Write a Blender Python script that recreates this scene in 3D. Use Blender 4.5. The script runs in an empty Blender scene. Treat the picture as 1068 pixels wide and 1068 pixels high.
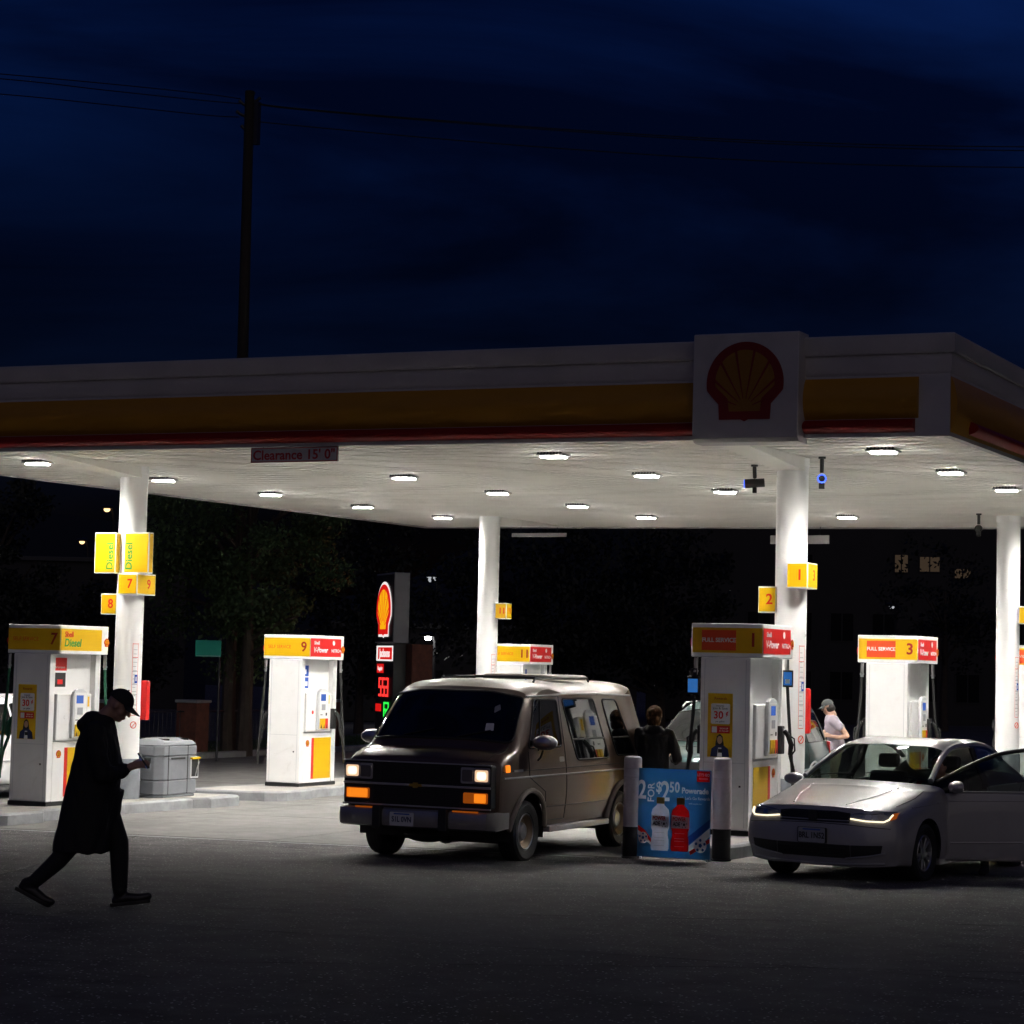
import bpy, bmesh, math, random
from mathutils import Vector, Matrix, noise
from mathutils.bvhtree import BVHTree
R = math.radians
rnd = random.Random(7)
scene = bpy.context.scene
col = scene.collection

# ------------------------------------------------------------------ camera, sky, exposure
CAM_H, YAW, PITCH, ROLL = 2.4094, 0.4453, 0.0667, 0.0231
cd = bpy.data.cameras.new('camera'); cam = bpy.data.objects.new('camera', cd); col.objects.link(cam)
_f = Vector((-math.sin(YAW)*math.cos(PITCH), math.cos(YAW)*math.cos(PITCH), math.sin(PITCH)))
_r = Vector((math.cos(YAW), math.sin(YAW), 0)); _u = _r.cross(_f)
_r2 = _r*math.cos(ROLL) + _u*math.sin(ROLL); _u2 = _u*math.cos(ROLL) - _r*math.sin(ROLL)
cam.matrix_world = Matrix(((_r2.x,_u2.x,-_f.x,0),(_r2.y,_u2.y,-_f.y,0),(_r2.z,_u2.z,-_f.z,CAM_H),(0,0,0,1)))
cd.sensor_width = 36; cd.lens = 36*2355.56/1068; cd.clip_start = .1; cd.clip_end = 3000
scene.camera = cam
scene.view_settings.view_transform = 'Standard'; scene.view_settings.look = 'None'
scene.cycles.sample_clamp_indirect = 0; scene.cycles.max_bounces = 10; scene.cycles.diffuse_bounces = 6
scene.view_settings.exposure = 0; scene.view_settings.gamma = 1

SKY_STRENGTH = 0.045; SKY_LOC = (-3.58,-8.44,2.19)
world = bpy.data.worlds.new('World'); scene.world = world; world.use_nodes = True
nt = world.node_tree; nt.nodes.clear()
wo = nt.nodes.new('ShaderNodeOutputWorld'); bg = nt.nodes.new('ShaderNodeBackground'); nt.links.new(bg.outputs[0], wo.inputs[0])
sky = nt.nodes.new('ShaderNodeTexSky'); sky.sky_type = 'NISHITA'; sky.sun_disc = False
sky.sun_elevation = R(0.0); sky.sun_rotation = R(205); sky.altitude = 0; sky.dust_density = .4; sky.ozone_density = 6
tc = nt.nodes.new('ShaderNodeTexCoord')
mp = nt.nodes.new('ShaderNodeMapping'); mp.inputs['Scale'].default_value = (1.0, 1.0, 4.2); mp.inputs['Location'].default_value = SKY_LOC; nt.links.new(tc.outputs['Generated'], mp.inputs[0])
nz = nt.nodes.new('ShaderNodeTexNoise'); nz.inputs['Scale'].default_value = 2.6; nz.inputs['Detail'].default_value = 7; nz.inputs['Roughness'].default_value = .55
nz.inputs['Distortion'].default_value = .6
nt.links.new(mp.outputs[0], nz.inputs['Vector'])
cr = nt.nodes.new('ShaderNodeValToRGB'); cr.color_ramp.elements[0].position = .36; cr.color_ramp.elements[0].color = (.46,.44,.44,1)
cr.color_ramp.elements[1].position = .70; cr.color_ramp.elements[1].color = (2.5,2.1,1.95,1)
nt.links.new(nz.outputs['Fac'], cr.inputs[0])
mx = nt.nodes.new('ShaderNodeMix'); mx.data_type = 'RGBA'; mx.blend_type = 'MULTIPLY'; mx.inputs[0].default_value = 1
nt.links.new(sky.outputs[0], mx.inputs[6]); nt.links.new(cr.outputs[0], mx.inputs[7])
mx2 = nt.nodes.new('ShaderNodeMix'); mx2.data_type = 'RGBA'; mx2.blend_type = 'MULTIPLY'; mx2.inputs[0].default_value = 1
nt.links.new(mx.outputs[2], mx2.inputs[6]); mx2.inputs[7].default_value = (.74,.72,1,1)
sep = nt.nodes.new('ShaderNodeSeparateXYZ'); nt.links.new(tc.outputs['Generated'], sep.inputs[0])
mrz = nt.nodes.new('ShaderNodeMapRange'); mrz.inputs[1].default_value = .10; mrz.inputs[2].default_value = .34; mrz.inputs[3].default_value = .42; mrz.inputs[4].default_value = 1.8   # cloud bank thickens towards the horizon
nt.links.new(sep.outputs[2], mrz.inputs[0])
mx3 = nt.nodes.new('ShaderNodeMix'); mx3.data_type = 'RGBA'; mx3.blend_type = 'MULTIPLY'; mx3.inputs[0].default_value = 1
nt.links.new(mx2.outputs[2], mx3.inputs[6]); nt.links.new(mrz.outputs[0], mx3.inputs[7])
nt.links.new(mx3.outputs[2], bg.inputs[0]); bg.inputs[1].default_value = SKY_STRENGTH

# last twilight: a very weak, very soft sun from behind the photographer
sd = bpy.data.lights.new('sun', 'SUN'); sd.energy = .17; sd.angle = R(85); sd.color = (1, .86, .78)
sun = bpy.data.objects.new('sun', sd); col.objects.link(sun)
sun.rotation_euler = Vector((-.58, .76, -.30)).to_track_quat('-Z', 'Y').to_euler()

LAMP = 1100.0          # radiance of a canopy light lens

# ------------------------------------------------------------------ helpers
def tag(o, label=None, cat=None, group=None, kind=None):
    if label: o['label'] = label
    if cat: o['category'] = cat
    if group: o['group'] = group
    if kind: o['kind'] = kind
    return o
def thing(name, label, cat, loc=(0,0,0), rz=0, group=None, rot=None):
    o = bpy.data.objects.new(name, None); col.objects.link(o); o.location = loc
    o.rotation_euler = rot or (0,0,rz); o.empty_display_size = .1
    return tag(o, label, cat, group)
def kids(o): return [c for c in bpy.data.objects if c.parent == o]
def copy_tree(o, parent=None):
    c = o.copy(); col.objects.link(c); c.parent = parent
    for ch in kids(o): copy_tree(ch, c)
    return c
MATS = {}
def mat(name, c, rough=.5, metal=0, coat=0, var=0, vscale=3, bump=0, bscale=60, emit=None, es=0, spec=.5, speck=None, stone_glints=None, trans=0, dirt=None, glow=0):
    m = bpy.data.materials.new(name); MATS[name] = m; m.use_nodes = True
    t = m.node_tree; b = t.nodes['Principled BSDF']
    c = tuple(c)+(1,) if len(c) == 3 else c
    b.inputs['Base Color'].default_value = c; b.inputs['Roughness'].default_value = rough; b.inputs['Metallic'].default_value = metal
    b.inputs['Specular IOR Level'].default_value = spec
    if coat: b.inputs['Coat Weight'].default_value = coat; b.inputs['Coat Roughness'].default_value = .04
    if emit: b.inputs['Emission Color'].default_value = tuple(emit)+(1,); b.inputs['Emission Strength'].default_value = es
    if var or bump or speck or dirt or stone_glints:
        tco = t.nodes.new('ShaderNodeTexCoord')
    last = None
    if var:
        n = t.nodes.new('ShaderNodeTexNoise'); n.inputs['Scale'].default_value = vscale; n.inputs['Detail'].default_value = 6; n.inputs['Roughness'].default_value = .65
        t.links.new(tco.outputs['Object'], n.inputs['Vector'])
        r = t.nodes.new('ShaderNodeValToRGB')
        r.color_ramp.elements[0].position = .3; r.color_ramp.elements[1].position = .7
        r.color_ramp.elements[0].color = tuple(max(0, x*(1-var)) for x in c[:3])+(1,)
        r.color_ramp.elements[1].color = tuple(min(1, x*(1+var)) for x in c[:3])+(1,)
        t.links.new(n.outputs['Fac'], r.inputs[0]); last = r.outputs[0]
        mr = t.nodes.new('ShaderNodeMapRange'); mr.inputs[3].default_value = max(0, rough-.12*(var>0)); mr.inputs[4].default_value = min(1, rough+.12)
        t.links.new(n.outputs['Fac'], mr.inputs[0]); t.links.new(mr.outputs[0], b.inputs['Roughness'])
    if speck:                      # (scale, threshold, colour)
        n = t.nodes.new('ShaderNodeTexNoise'); n.inputs['Scale'].default_value = speck[0]; n.inputs['Detail'].default_value = 2
        t.links.new(tco.outputs['Object'], n.inputs['Vector'])
        r = t.nodes.new('ShaderNodeValToRGB'); r.color_ramp.elements[0].position = speck[1]; r.color_ramp.elements[1].position = speck[1]+.05
        r.color_ramp.elements[0].color = (0,0,0,1)
        t.links.new(n.outputs['Fac'], r.inputs[0])
        x = t.nodes.new('ShaderNodeMix'); x.data_type = 'RGBA'
        t.links.new(r.outputs[0], x.inputs[0])
        if last: t.links.new(last, x.inputs[6])
        else: x.inputs[6].default_value = c
        x.inputs[7].default_value = tuple(speck[2])+(1,); last = x.outputs[2]
    if dirt:                       # (scale, low, high, colour): broad stains with a shape of their own
        n = t.nodes.new('ShaderNodeTexNoise'); n.inputs['Scale'].default_value = dirt[0]; n.inputs['Detail'].default_value = 8; n.inputs['Roughness'].default_value = .7
        n.inputs['Distortion'].default_value = .8
        t.links.new(tco.outputs['Object'], n.inputs['Vector'])
        r = t.nodes.new('ShaderNodeValToRGB'); r.color_ramp.elements[0].position = dirt[1]; r.color_ramp.elements[1].position = dirt[2]
        r.color_ramp.elements[0].color = (0,0,0,1); r.color_ramp.elements[1].color = (.8,.8,.8,1)
        t.links.new(n.outputs['Fac'], r.inputs[0])
        x = t.nodes.new('ShaderNodeMix'); x.data_type = 'RGBA'; t.links.new(r.outputs[0], x.inputs[0])
        if last: t.links.new(last, x.inputs[6])
        else: x.inputs[6].default_value = c
        x.inputs[7].default_value = tuple(dirt[3])+(1,); last = x.outputs[2]
    if stone_glints:                     # (cells per metre, share of bright stones, colour): pale aggregate, with its glints put into the colour
        vo = t.nodes.new('ShaderNodeTexVoronoi'); vo.inputs['Scale'].default_value = stone_glints[0]; t.links.new(tco.outputs['Object'], vo.inputs['Vector'])
        sp = t.nodes.new('ShaderNodeSeparateColor'); t.links.new(vo.outputs['Color'], sp.inputs[0])
        g1 = t.nodes.new('ShaderNodeMath'); g1.operation = 'LESS_THAN'; g1.inputs[1].default_value = stone_glints[1]; t.links.new(sp.outputs[0], g1.inputs[0])
        g2 = t.nodes.new('ShaderNodeMath'); g2.operation = 'LESS_THAN'; g2.inputs[1].default_value = .36; t.links.new(vo.outputs['Distance'], g2.inputs[0])
        g3 = t.nodes.new('ShaderNodeMath'); g3.operation = 'MULTIPLY'; t.links.new(g1.outputs[0], g3.inputs[0]); t.links.new(g2.outputs[0], g3.inputs[1])
        g4 = t.nodes.new('ShaderNodeMath'); g4.operation = 'MULTIPLY'; t.links.new(g3.outputs[0], g4.inputs[0]); t.links.new(sp.outputs[1], g4.inputs[1])
        x = t.nodes.new('ShaderNodeMix'); x.data_type = 'RGBA'; t.links.new(g4.outputs[0], x.inputs[0])
        if last: t.links.new(last, x.inputs[6])
        else: x.inputs[6].default_value = c
        x.inputs[7].default_value = tuple(stone_glints[2])+(1,); last = x.outputs[2]
    if last: t.links.new(last, b.inputs['Base Color'])
    if bump:
        n = t.nodes.new('ShaderNodeTexNoise'); n.inputs['Scale'].default_value = bscale; n.inputs['Detail'].default_value = 4
        t.links.new(tco.outputs['Object'], n.inputs['Vector'])
        bp = t.nodes.new('ShaderNodeBump'); bp.inputs['Strength'].default_value = bump; bp.inputs['Distance'].default_value = .01
        t.links.new(n.outputs['Fac'], bp.inputs['Height']); t.links.new(bp.outputs[0], b.inputs['Normal'])
    if glow:                       # translucent sheet (corrugated plastic): light from behind comes through
        tl = t.nodes.new('ShaderNodeBsdfTranslucent'); tl.inputs[0].default_value = c
        if last: t.links.new(last, tl.inputs[0])
        ms = t.nodes.new('ShaderNodeMixShader'); ms.inputs[0].default_value = glow
        t.links.new(b.outputs[0], ms.inputs[1]); t.links.new(tl.outputs[0], ms.inputs[2])
        t.links.new(ms.outputs[0], t.nodes['Material Output'].inputs[0])
    if trans:                      # thin see-through pane: part clear, part glossy dark
        tr = t.nodes.new('ShaderNodeBsdfTransparent'); tr.inputs[0].default_value = (.75,.85,.8,1)
        ms = t.nodes.new('ShaderNodeMixShader'); ms.inputs[0].default_value = trans
        t.links.new(b.outputs[0], ms.inputs[1]); t.links.new(tr.outputs[0], ms.inputs[2])
        t.links.new(ms.outputs[0], t.nodes['Material Output'].inputs[0])
    return m

def frame(o, n):
    n = Vector(n).normalized(); up = Vector((0,0,1)) if abs(n.z) < .9 else Vector((0,1,0))
    r = up.cross(n).normalized(); u = n.cross(r); o = Vector(o)
    return Matrix(((r.x,u.x,n.x,o.x),(r.y,u.y,n.y,o.y),(r.z,u.z,n.z,o.z),(0,0,0,1)))
FRONT, RIGHT, LEFT, BACK = (0,-1,0), (1,0,0), (-1,0,0), (0,1,0)

class MB:
    def __init__(s): s.v = []; s.f = []
    def add(s, v, f):
        o = len(s.v); s.v += [tuple(x) for x in v]; s.f += [tuple(i+o for i in q) for q in f]; return s
    def box(s, x0, x1, y0, y1, z0, z1, M=None):
        v = [Vector((x,y,z)) for z in (z0,z1) for y in (y0,y1) for x in (x0,x1)]
        if M is not None: v = [M @ p for p in v]
        return s.add(v, [(0,2,3,1),(4,5,7,6),(0,1,5,4),(2,6,7,3),(1,3,7,5),(0,4,6,2)])
    def cyl(s, p0, p1, r0, r1=None, n=20, caps=True):
        r1 = r0 if r1 is None else r1
        p0, p1 = Vector(p0), Vector(p1); d = (p1-p0).normalized()
        a = d.orthogonal().normalized(); b = d.cross(a); v = []
        for p, r in ((p0,r0),(p1,r1)):
            for k in range(n):
                t = 2*math.pi*k/n; v.append(p + a*(r*math.cos(t)) + b*(r*math.sin(t)))
        f = [(k,(k+1)%n,n+(k+1)%n,n+k) for k in range(n)]
        if caps: f += [tuple(range(n-1,-1,-1)), tuple(range(n,2*n))]
        return s.add(v, f)
    def tube(s, pts, r, n=8, closed=False):
        P = [Vector(p) for p in pts]; m = len(P); v = []; f = []
        rr = r if isinstance(r, (list, tuple)) else [r]*m
        nrm = None
        for i, p in enumerate(P):
            a = P[(i-1)%m] if closed or i else P[i]; b = P[(i+1)%m] if closed or i < m-1 else P[i]
            d = (b-a).normalized()
            if nrm is None: nrm = d.orthogonal().normalized()
            nrm = (nrm - d*nrm.dot(d)).normalized(); bn = d.cross(nrm)
            for k in range(n):
                t = 2*math.pi*k/n; v.append(p + (nrm*math.cos(t) + bn*math.sin(t))*rr[i])
        for i in range(m if closed else m-1):
            for k in range(n):
                j = (i+1)%m; f.append((i*n+k, i*n+(k+1)%n, j*n+(k+1)%n, j*n+k))
        if not closed: f += [tuple(range(n-1,-1,-1)), tuple(range((m-1)*n, m*n))]
        return s.add(v, f)
    def lathe(s, prof, n=32, M=None):                # prof (r,z) about local z
        v = []; f = []
        for r, z in prof:
            for k in range(n):
                t = 2*math.pi*k/n; v.append(Vector((r*math.cos(t), r*math.sin(t), z)))
        for i in range(len(prof)-1):
            for k in range(n): f.append((i*n+k, i*n+(k+1)%n, (i+1)*n+(k+1)%n, (i+1)*n+k))
        if M is not None: v = [M @ p for p in v]
        return s.add(v, f)
    def poly(s, pts, d0, d1, M=None):                # prism from a 2d outline
        n = len(pts); v = [Vector((x,y,d0)) for x,y in pts] + [Vector((x,y,d1)) for x,y in pts]
        if M is not None: v = [M @ p for p in v]
        return s.add(v, [tuple(range(n-1,-1,-1)), tuple(range(n,2*n))] + [(k,(k+1)%n,n+(k+1)%n,n+k) for k in range(n)])
    def loft(s, loops, cap=True, closed=True):
        n = len(loops[0]); v = [p for l in loops for p in l]; f = []
        for i in range(len(loops)-1):
            for k in range(n if closed else n-1): f.append((i*n+k, i*n+(k+1)%n, (i+1)*n+(k+1)%n, (i+1)*n+k))
        if cap: f += [tuple(range(n-1,-1,-1)), tuple(range((len(loops)-1)*n, len(loops)*n))]
        return s.add(v, f)
    def ell(s, c, r, n=16, m=10, M=None):
        c = Vector(c); v = []; f = []
        for i in range(m+1):
            a = math.pi*i/m - math.pi/2
            for k in range(n):
                t = 2*math.pi*k/n; p = Vector((r[0]*math.cos(a)*math.cos(t), r[1]*math.cos(a)*math.sin(t), r[2]*math.sin(a)))
                v.append(c + (M @ p if M is not None else p))
        for i in range(m):
            for k in range(n): f.append((i*n+k, i*n+(k+1)%n, (i+1)*n+(k+1)%n, (i+1)*n+k))
        return s.add(v, f)
    def build(s, name, m, parent=None, smooth=True, bevel=0, ang=35, seg=2):
        me = bpy.data.meshes.new(name); me.from_pydata([tuple(x) for x in s.v], [], s.f)
        bm = bmesh.new(); bm.from_mesh(me); bmesh.ops.remove_doubles(bm, verts=bm.verts, dist=1e-6)
        bmesh.ops.dissolve_degenerate(bm, dist=1e-6, edges=bm.edges)
        bmesh.ops.recalc_face_normals(bm, faces=bm.faces); bm.to_mesh(me); bm.free()
        me.materials.append(MATS[m] if isinstance(m, str) else m)
        o = bpy.data.objects.new(name, me); col.objects.link(o); o.parent = parent
        if smooth:
            me.polygons.foreach_set('use_smooth', [True]*len(me.polygons)); me.set_sharp_from_angle(angle=R(ang))
        if bevel:
            b = o.modifiers.new('bevel', 'BEVEL'); b.width = bevel; b.segments = seg; b.limit_method = 'ANGLE'; b.angle_limit = R(40); b.harden_normals = True
        return o
def bx(name, m, parent, x0, x1, y0, y1, z0, z1, bevel=.006, M=None): return MB().box(x0,x1,y0,y1,z0,z1,M).build(name, m, parent, bevel=bevel)
def rrect(x0, y0, x1, y1, r, n=5):
    p = []
    for cx, cy, a in ((x1-r,y0+r,-90),(x1-r,y1-r,0),(x0+r,y1-r,90),(x0+r,y0+r,180)):
        for k in range(n+1):
            t = R(a+90*k/n); p.append((cx+r*math.cos(t), cy+r*math.sin(t)))
    return p
def circ(cx, cy, r, n=20, ry=None): return [(cx+r*math.cos(2*math.pi*k/n), cy+(ry or r)*math.sin(2*math.pi*k/n)) for k in range(n)]
def ring_pts(M, pts, d): return [M @ Vector((x,y,d)) for x,y in pts]
_dg = None
def text(s, size, m, parent, F, x, y, d=.001, align='CENTER', sx=1, shear=0, bold=0, name='lettering', rot=0):
    c = bpy.data.curves.new('t', 'FONT'); c.body = s; c.size = size; c.align_x = align; c.align_y = 'CENTER'
    c.extrude = .0015; c.offset = bold; c.shear = shear; c.resolution_u = 3
    o = bpy.data.objects.new('t', c); col.objects.link(o)
    dg = bpy.context.evaluated_depsgraph_get(); me = bpy.data.meshes.new_from_object(o.evaluated_get(dg))
    bpy.data.objects.remove(o); bpy.data.curves.remove(c)
    T = F @ Matrix.Translation((x,y,d)) @ Matrix.Rotation(R(rot),4,'Z') @ Matrix.Diagonal((sx,1,1,1))
    me.transform(T); me.materials.clear(); me.materials.append(MATS[m]); me.name = name
    o = bpy.data.objects.new(name, me); col.objects.link(o); o.parent = parent
    return o
def panel(name, m, parent, F, x0, y0, x1, y1, d0, d1, r=0, bevel=0):
    b = MB().poly(rrect(x0,y0,x1,y1,r) if r else [(x0,y0),(x1,y0),(x1,y1),(x0,y1)], d0, d1, F)
    return b.build(name, m, parent, smooth=False, bevel=bevel)
def evaluated(o):
    dg = bpy.context.evaluated_depsgraph_get(); return bpy.data.meshes.new_from_object(o.evaluated_get(dg))

GS = .0144102
def gz(x, y):                                   # ground: slight cross fall, rising towards the street in front
    return GS*(x+20.655) + .0283*max(0, 24-max(y, 14))
def sz(x, y): return 5.31 - .006*(x+14.3) + .0065*(y-27.3)      # soffit
# ------------------------------------------------------------------ materials
mat('asphalt', (.104,.099,.097), .85, spec=.14, var=.45, vscale=2.2, bump=1, bscale=60, stone_glints=(44,.13,(.85,.83,.81)), dirt=(.30,.5,.72,(.055,.052,.051)))
mat('concrete', (.165,.16,.152), .8, spec=.3, var=.28, vscale=2.4, bump=.5, bscale=70, speck=(40,.66,(.30,.29,.28)), dirt=(.42,.5,.72,(.085,.08,.076)))
mat('joint', (.02,.02,.02), .95)
mat('kerb_grey', (.30,.31,.32), .75, var=.25, vscale=3, bump=.4, bscale=50, dirt=(1.5,.55,.8,(.12,.115,.11)))
mat('island_top', (.36,.34,.31), .8, var=.25, vscale=2, bump=.4, bscale=60, dirt=(1,.5,.75,(.17,.16,.15)))
mat('soffit_white', (.80,.78,.73), .65, var=.05, vscale=.6, dirt=(.8,.55,.9,(.55,.52,.48)))
mat('fascia_white', (.42,.40,.405), .5, var=.08, vscale=1.2, dirt=(.7,.5,.9,(.32,.30,.295)))  # white darkened to grey: the fascia's dimness is put into its colour
mat('fascia_yellow', (.36,.17,.010), .5, spec=.3, var=.05)  # yellow darkened the same way, so the band reads as unlit
mat('fascia_red', (.20,.009,.008), .5, spec=.15, var=.05); mat('emblem_red', (.16,.008,.007), .5, spec=.3); mat('emblem_yellow', (.22,.10,.008), .5, spec=.3)  # reds darkened likewise; emblem copies darker still, shade put into the colour
mat('white_paint', (.82,.82,.81), .3, var=.03, vscale=2, dirt=(2.0,.6,.95,(.6,.59,.56)))
mat('white_plastic', (.79,.79,.78), .38, var=.03, dirt=(2.6,.56,.92,(.55,.53,.49)))
mat('pump_grey', (.52,.53,.55), .4, var=.05)
mat('light_grey', (.62,.63,.64), .4)
mat('bin_grey', (.19,.20,.22), .55, var=.12, vscale=5, bump=.2, bscale=200)
mat('sleeve_grey', (.20,.215,.24), .6, var=.2, vscale=4)
mat('yellow', (.76,.455,.004), .35)
mat('red', (.70,.02,.018), .35)
mat('orange_red', (.75,.075,.02), .35)
mat('dark_red', (.35,.012,.015), .4)
mat('green_print', (.03,.30,.05), .5)
mat('blue_print', (.02,.09,.45), .5)
mat('navy_print', (.02,.03,.10), .5)
mat('white_print', (.80,.80,.80), .5)
mat('black_print', (.02,.02,.02), .5)
mat('skin_print', (.50,.30,.21), .5)
mat('grey_print', (.35,.36,.38), .5)
mat('black_plastic', (.018,.018,.018), .45)
mat('black_rubber', (.014,.014,.014), .65, var=.2, vscale=8)
mat('green_rubber', (.012,.10,.05), .55)
mat('dark_metal', (.06,.06,.065), .4, metal=.6)
mat('steel', (.55,.55,.56), .3, metal=1, var=.1, vscale=10)
mat('chrome', (.50,.50,.50), .34, metal=1, var=.12, vscale=12)
mat('screen_blue', (.01,.03,.12), .2, emit=(.10,.22,.75), es=.55)
mat('screen_bright', (.01,.03,.12), .2, emit=(.04,.20,.60), es=.55)
mat('lens_lit', (1,1,1), .3, emit=(1,.97,.92), es=LAMP)
mat('lens_edge', (1,1,1), .3, emit=(1,.97,.92), es=3.0)
# luminaire optic: even up to about 60 degrees from straight down, then cut off (glare control)
_m = MATS['lens_lit'].node_tree; _b = _m.nodes['Principled BSDF']
_g = _m.nodes.new('ShaderNodeNewGeometry'); _d = _m.nodes.new('ShaderNodeVectorMath'); _d.operation = 'DOT_PRODUCT'
_m.links.new(_g.outputs['Incoming'], _d.inputs[0]); _m.links.new(_g.outputs['Normal'], _d.inputs[1])
_r = _m.nodes.new('ShaderNodeValToRGB'); _e = _r.color_ramp.elements
_e[0].position = 0; _e[0].color = (.004,)*3+(1,); _e[1].position = 1; _e[1].color = (.62,)*3+(1,)
for _p, _v in ((.17,.07),(.28,.24),(.36,.46),(.44,.78),(.54,1.0),(.64,1.0)): _x = _e.new(_p); _x.color = (_v,)*3+(1,)
_k = _m.nodes.new('ShaderNodeMath'); _k.operation = 'MULTIPLY'; _k.inputs[1].default_value = LAMP
_m.links.new(_d.outputs['Value'], _r.inputs[0]); _m.links.new(_r.outputs[0], _k.inputs[0]); _m.links.new(_k.outputs[0], _b.inputs['Emission Strength'])
mat('housing', (.50,.50,.51), .4, metal=.3)
mat('brick', (.13,.045,.03), .85, var=.35, vscale=6, bump=.5, bscale=30)
mat('wood_pole', (.022,.018,.015), .9, var=.3, vscale=4, bump=.6, bscale=20)
mat('wire', (.01,.01,.011), .6)
mat('bark', (.06,.045,.035), .95, var=.3, vscale=6, bump=.8, bscale=25)
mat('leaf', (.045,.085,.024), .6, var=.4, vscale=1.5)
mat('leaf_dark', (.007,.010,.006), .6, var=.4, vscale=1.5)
mat('grass', (.05,.09,.02), .8, var=.4, vscale=2)
mat('dark_wall', (.035,.033,.033), .85, var=.2, vscale=.5)
mat('dark_window', (.006,.006,.008), .5, spec=.1)
mat('warm_window', (.2,.15,.1), .4, emit=(1,.66,.36), es=.03)
mat('street_green', (.015,.28,.20), .5, emit=(.01,.22,.17), es=.05)  # name plate given a faint painted glow of its own
mat('hill', (.012,.014,.012), 1)

# ------------------------------------------------------------------ ground
def sheet(name, m, xs, ys, off, kind='structure'):
    b = MB(); nx = len(xs)
    v = [(x,y,gz(x,y)+off) for y in ys for x in xs]
    f = [(j*nx+i, j*nx+i+1, (j+1)*nx+i+1, (j+1)*nx+i) for j in range(len(ys)-1) for i in range(nx-1)]
    o = b.add(v, f).build(name, m, smooth=False); return tag(o, kind=kind)
b = MB()
xs = [-900,-120,-60,-32,-20,-8,4,30,120,900]; ys = [-200,-20,8,14,24,50,80,200,1500]
v = [(x,y,max(-.5,min(.9,gz(x,y)))-.06) for y in ys for x in xs]; nx = len(xs)
ground = tag(b.add(v, [(j*nx+i, j*nx+i+1, (j+1)*nx+i+1, (j+1)*nx+i) for j in range(len(ys)-1) for i in range(nx-1)]).build('ground', 'asphalt', smooth=False), 'dark asphalt ground around the petrol station', kind='structure')

def clip(P, px, py, nx, ny):
    out = []
    for i in range(len(P)):
        a, b = P[i], P[(i+1)%len(P)]
        da = (a[0]-px)*nx+(a[1]-py)*ny; db = (b[0]-px)*nx+(b[1]-py)*ny
        if da >= 0: out.append(a)
        if (da >= 0) != (db >= 0):
            t = da/(da-db); out.append((a[0]+(b[0]-a[0])*t, a[1]+(b[1]-a[1])*t))
    return out
def slab(P, m, parent, gap=.006, name='slab', off=0):
    if len(P) < 3: return
    cx = sum(p[0] for p in P)/len(P); cy = sum(p[1] for p in P)/len(P)
    Q = P
    for i in range(len(P)):
        a, b = P[i], P[(i+1)%len(P)]; dx, dy = b[0]-a[0], b[1]-a[1]; l = math.hypot(dx, dy)
        if l < 1e-4: continue
        nx, ny = -dy/l, dx/l
        if (cx-a[0])*nx+(cy-a[1])*ny < 0: nx, ny = -nx, -ny
        Q = clip(Q, a[0]+nx*gap, a[1]+ny*gap, nx, ny)
    if len(Q) < 3: return
    n = len(Q); v = [(x,y,gz(x,y)-.03+off) for x,y in Q] + [(x,y,gz(x,y)+off) for x,y in Q]
    MB().add(v, [tuple(range(n-1,-1,-1)), tuple(range(n,2*n))]+[(k,(k+1)%n,n+(k+1)%n,n+k) for k in range(n)]).build(name, m, parent, smooth=False)
# concrete pad under the canopy: slabs laid parallel to the islands
pad = sheet('forecourt', 'joint', [-31.2,-20,-8,4], [24.85,40,57], -.033); tag(pad, 'concrete forecourt slabs under the canopy', kind='structure')
XB = [-31.2,-27,-22.4,-18.9,-15.2,-11.9,-8.2,-4.5,-.5,4]; YB = [24.85,29.2,33.4,37.6,41.8,46,51,57]
for i in range(len(XB)-1):
    for j in range(len(YB)-1):
        slab([(XB[i],YB[j]),(XB[i+1],YB[j]),(XB[i+1],YB[j+1]),(XB[i],YB[j+1])], 'concrete', pad, gap=.008)
# asphalt apron towards the street: bays square to the road in front
apron = sheet('apron', 'joint', [-34,-20,-8,4,16], [-6,14,24,24.84], -.033); tag(apron, 'dark speckled asphalt apron in front of the canopy', kind='structure')
e1 = (.9025,.4307); e2 = (-.4307,.9025)
A0 = (-9.0,14.7)                                   # where the long crack meets the first cross joint
rows = [-14,-2.6,1.15,30]; cols_ = [-30,-3.0,30]
base = [(-34,-6),(16,-6),(16,24.84),(-34,24.84)]
for r0, r1 in zip(rows, rows[1:]):
    for c0, c1 in zip(cols_, cols_[1:]):
        P = base
        P = clip(P, A0[0]+e2[0]*r0, A0[1]+e2[1]*r0, e2[0], e2[1]); P = clip(P, A0[0]+e2[0]*r1, A0[1]+e2[1]*r1, -e2[0], -e2[1])
        P = clip(P, A0[0]+e1[0]*c0, A0[1]+e1[1]*c0, e1[0], e1[1]); P = clip(P, A0[0]+e1[0]*c1, A0[1]+e1[1]*c1, -e1[0], -e1[1])
        for lo, hi in ((-10,14),(14,24),(24,30)):      # bays fold where the grade changes
            Q = clip(clip(P, 0,lo,0,1), 0,hi,0,-1) if len(P) > 2 else []
            if len(Q) > 2: slab(Q, 'asphalt', apron, gap=.008)
# pale painted line along the edge of the pad
ln = MB().box(-22,-10.6,24.62,24.70,0,.001); ln.v = [(x,y,gz(x,y)+.004+z) for x,y,z in ln.v]
tag(ln.build('painted_line', 'kerb_grey', smooth=False), 'thin pale line painted across the forecourt edge', kind='structure')

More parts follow.
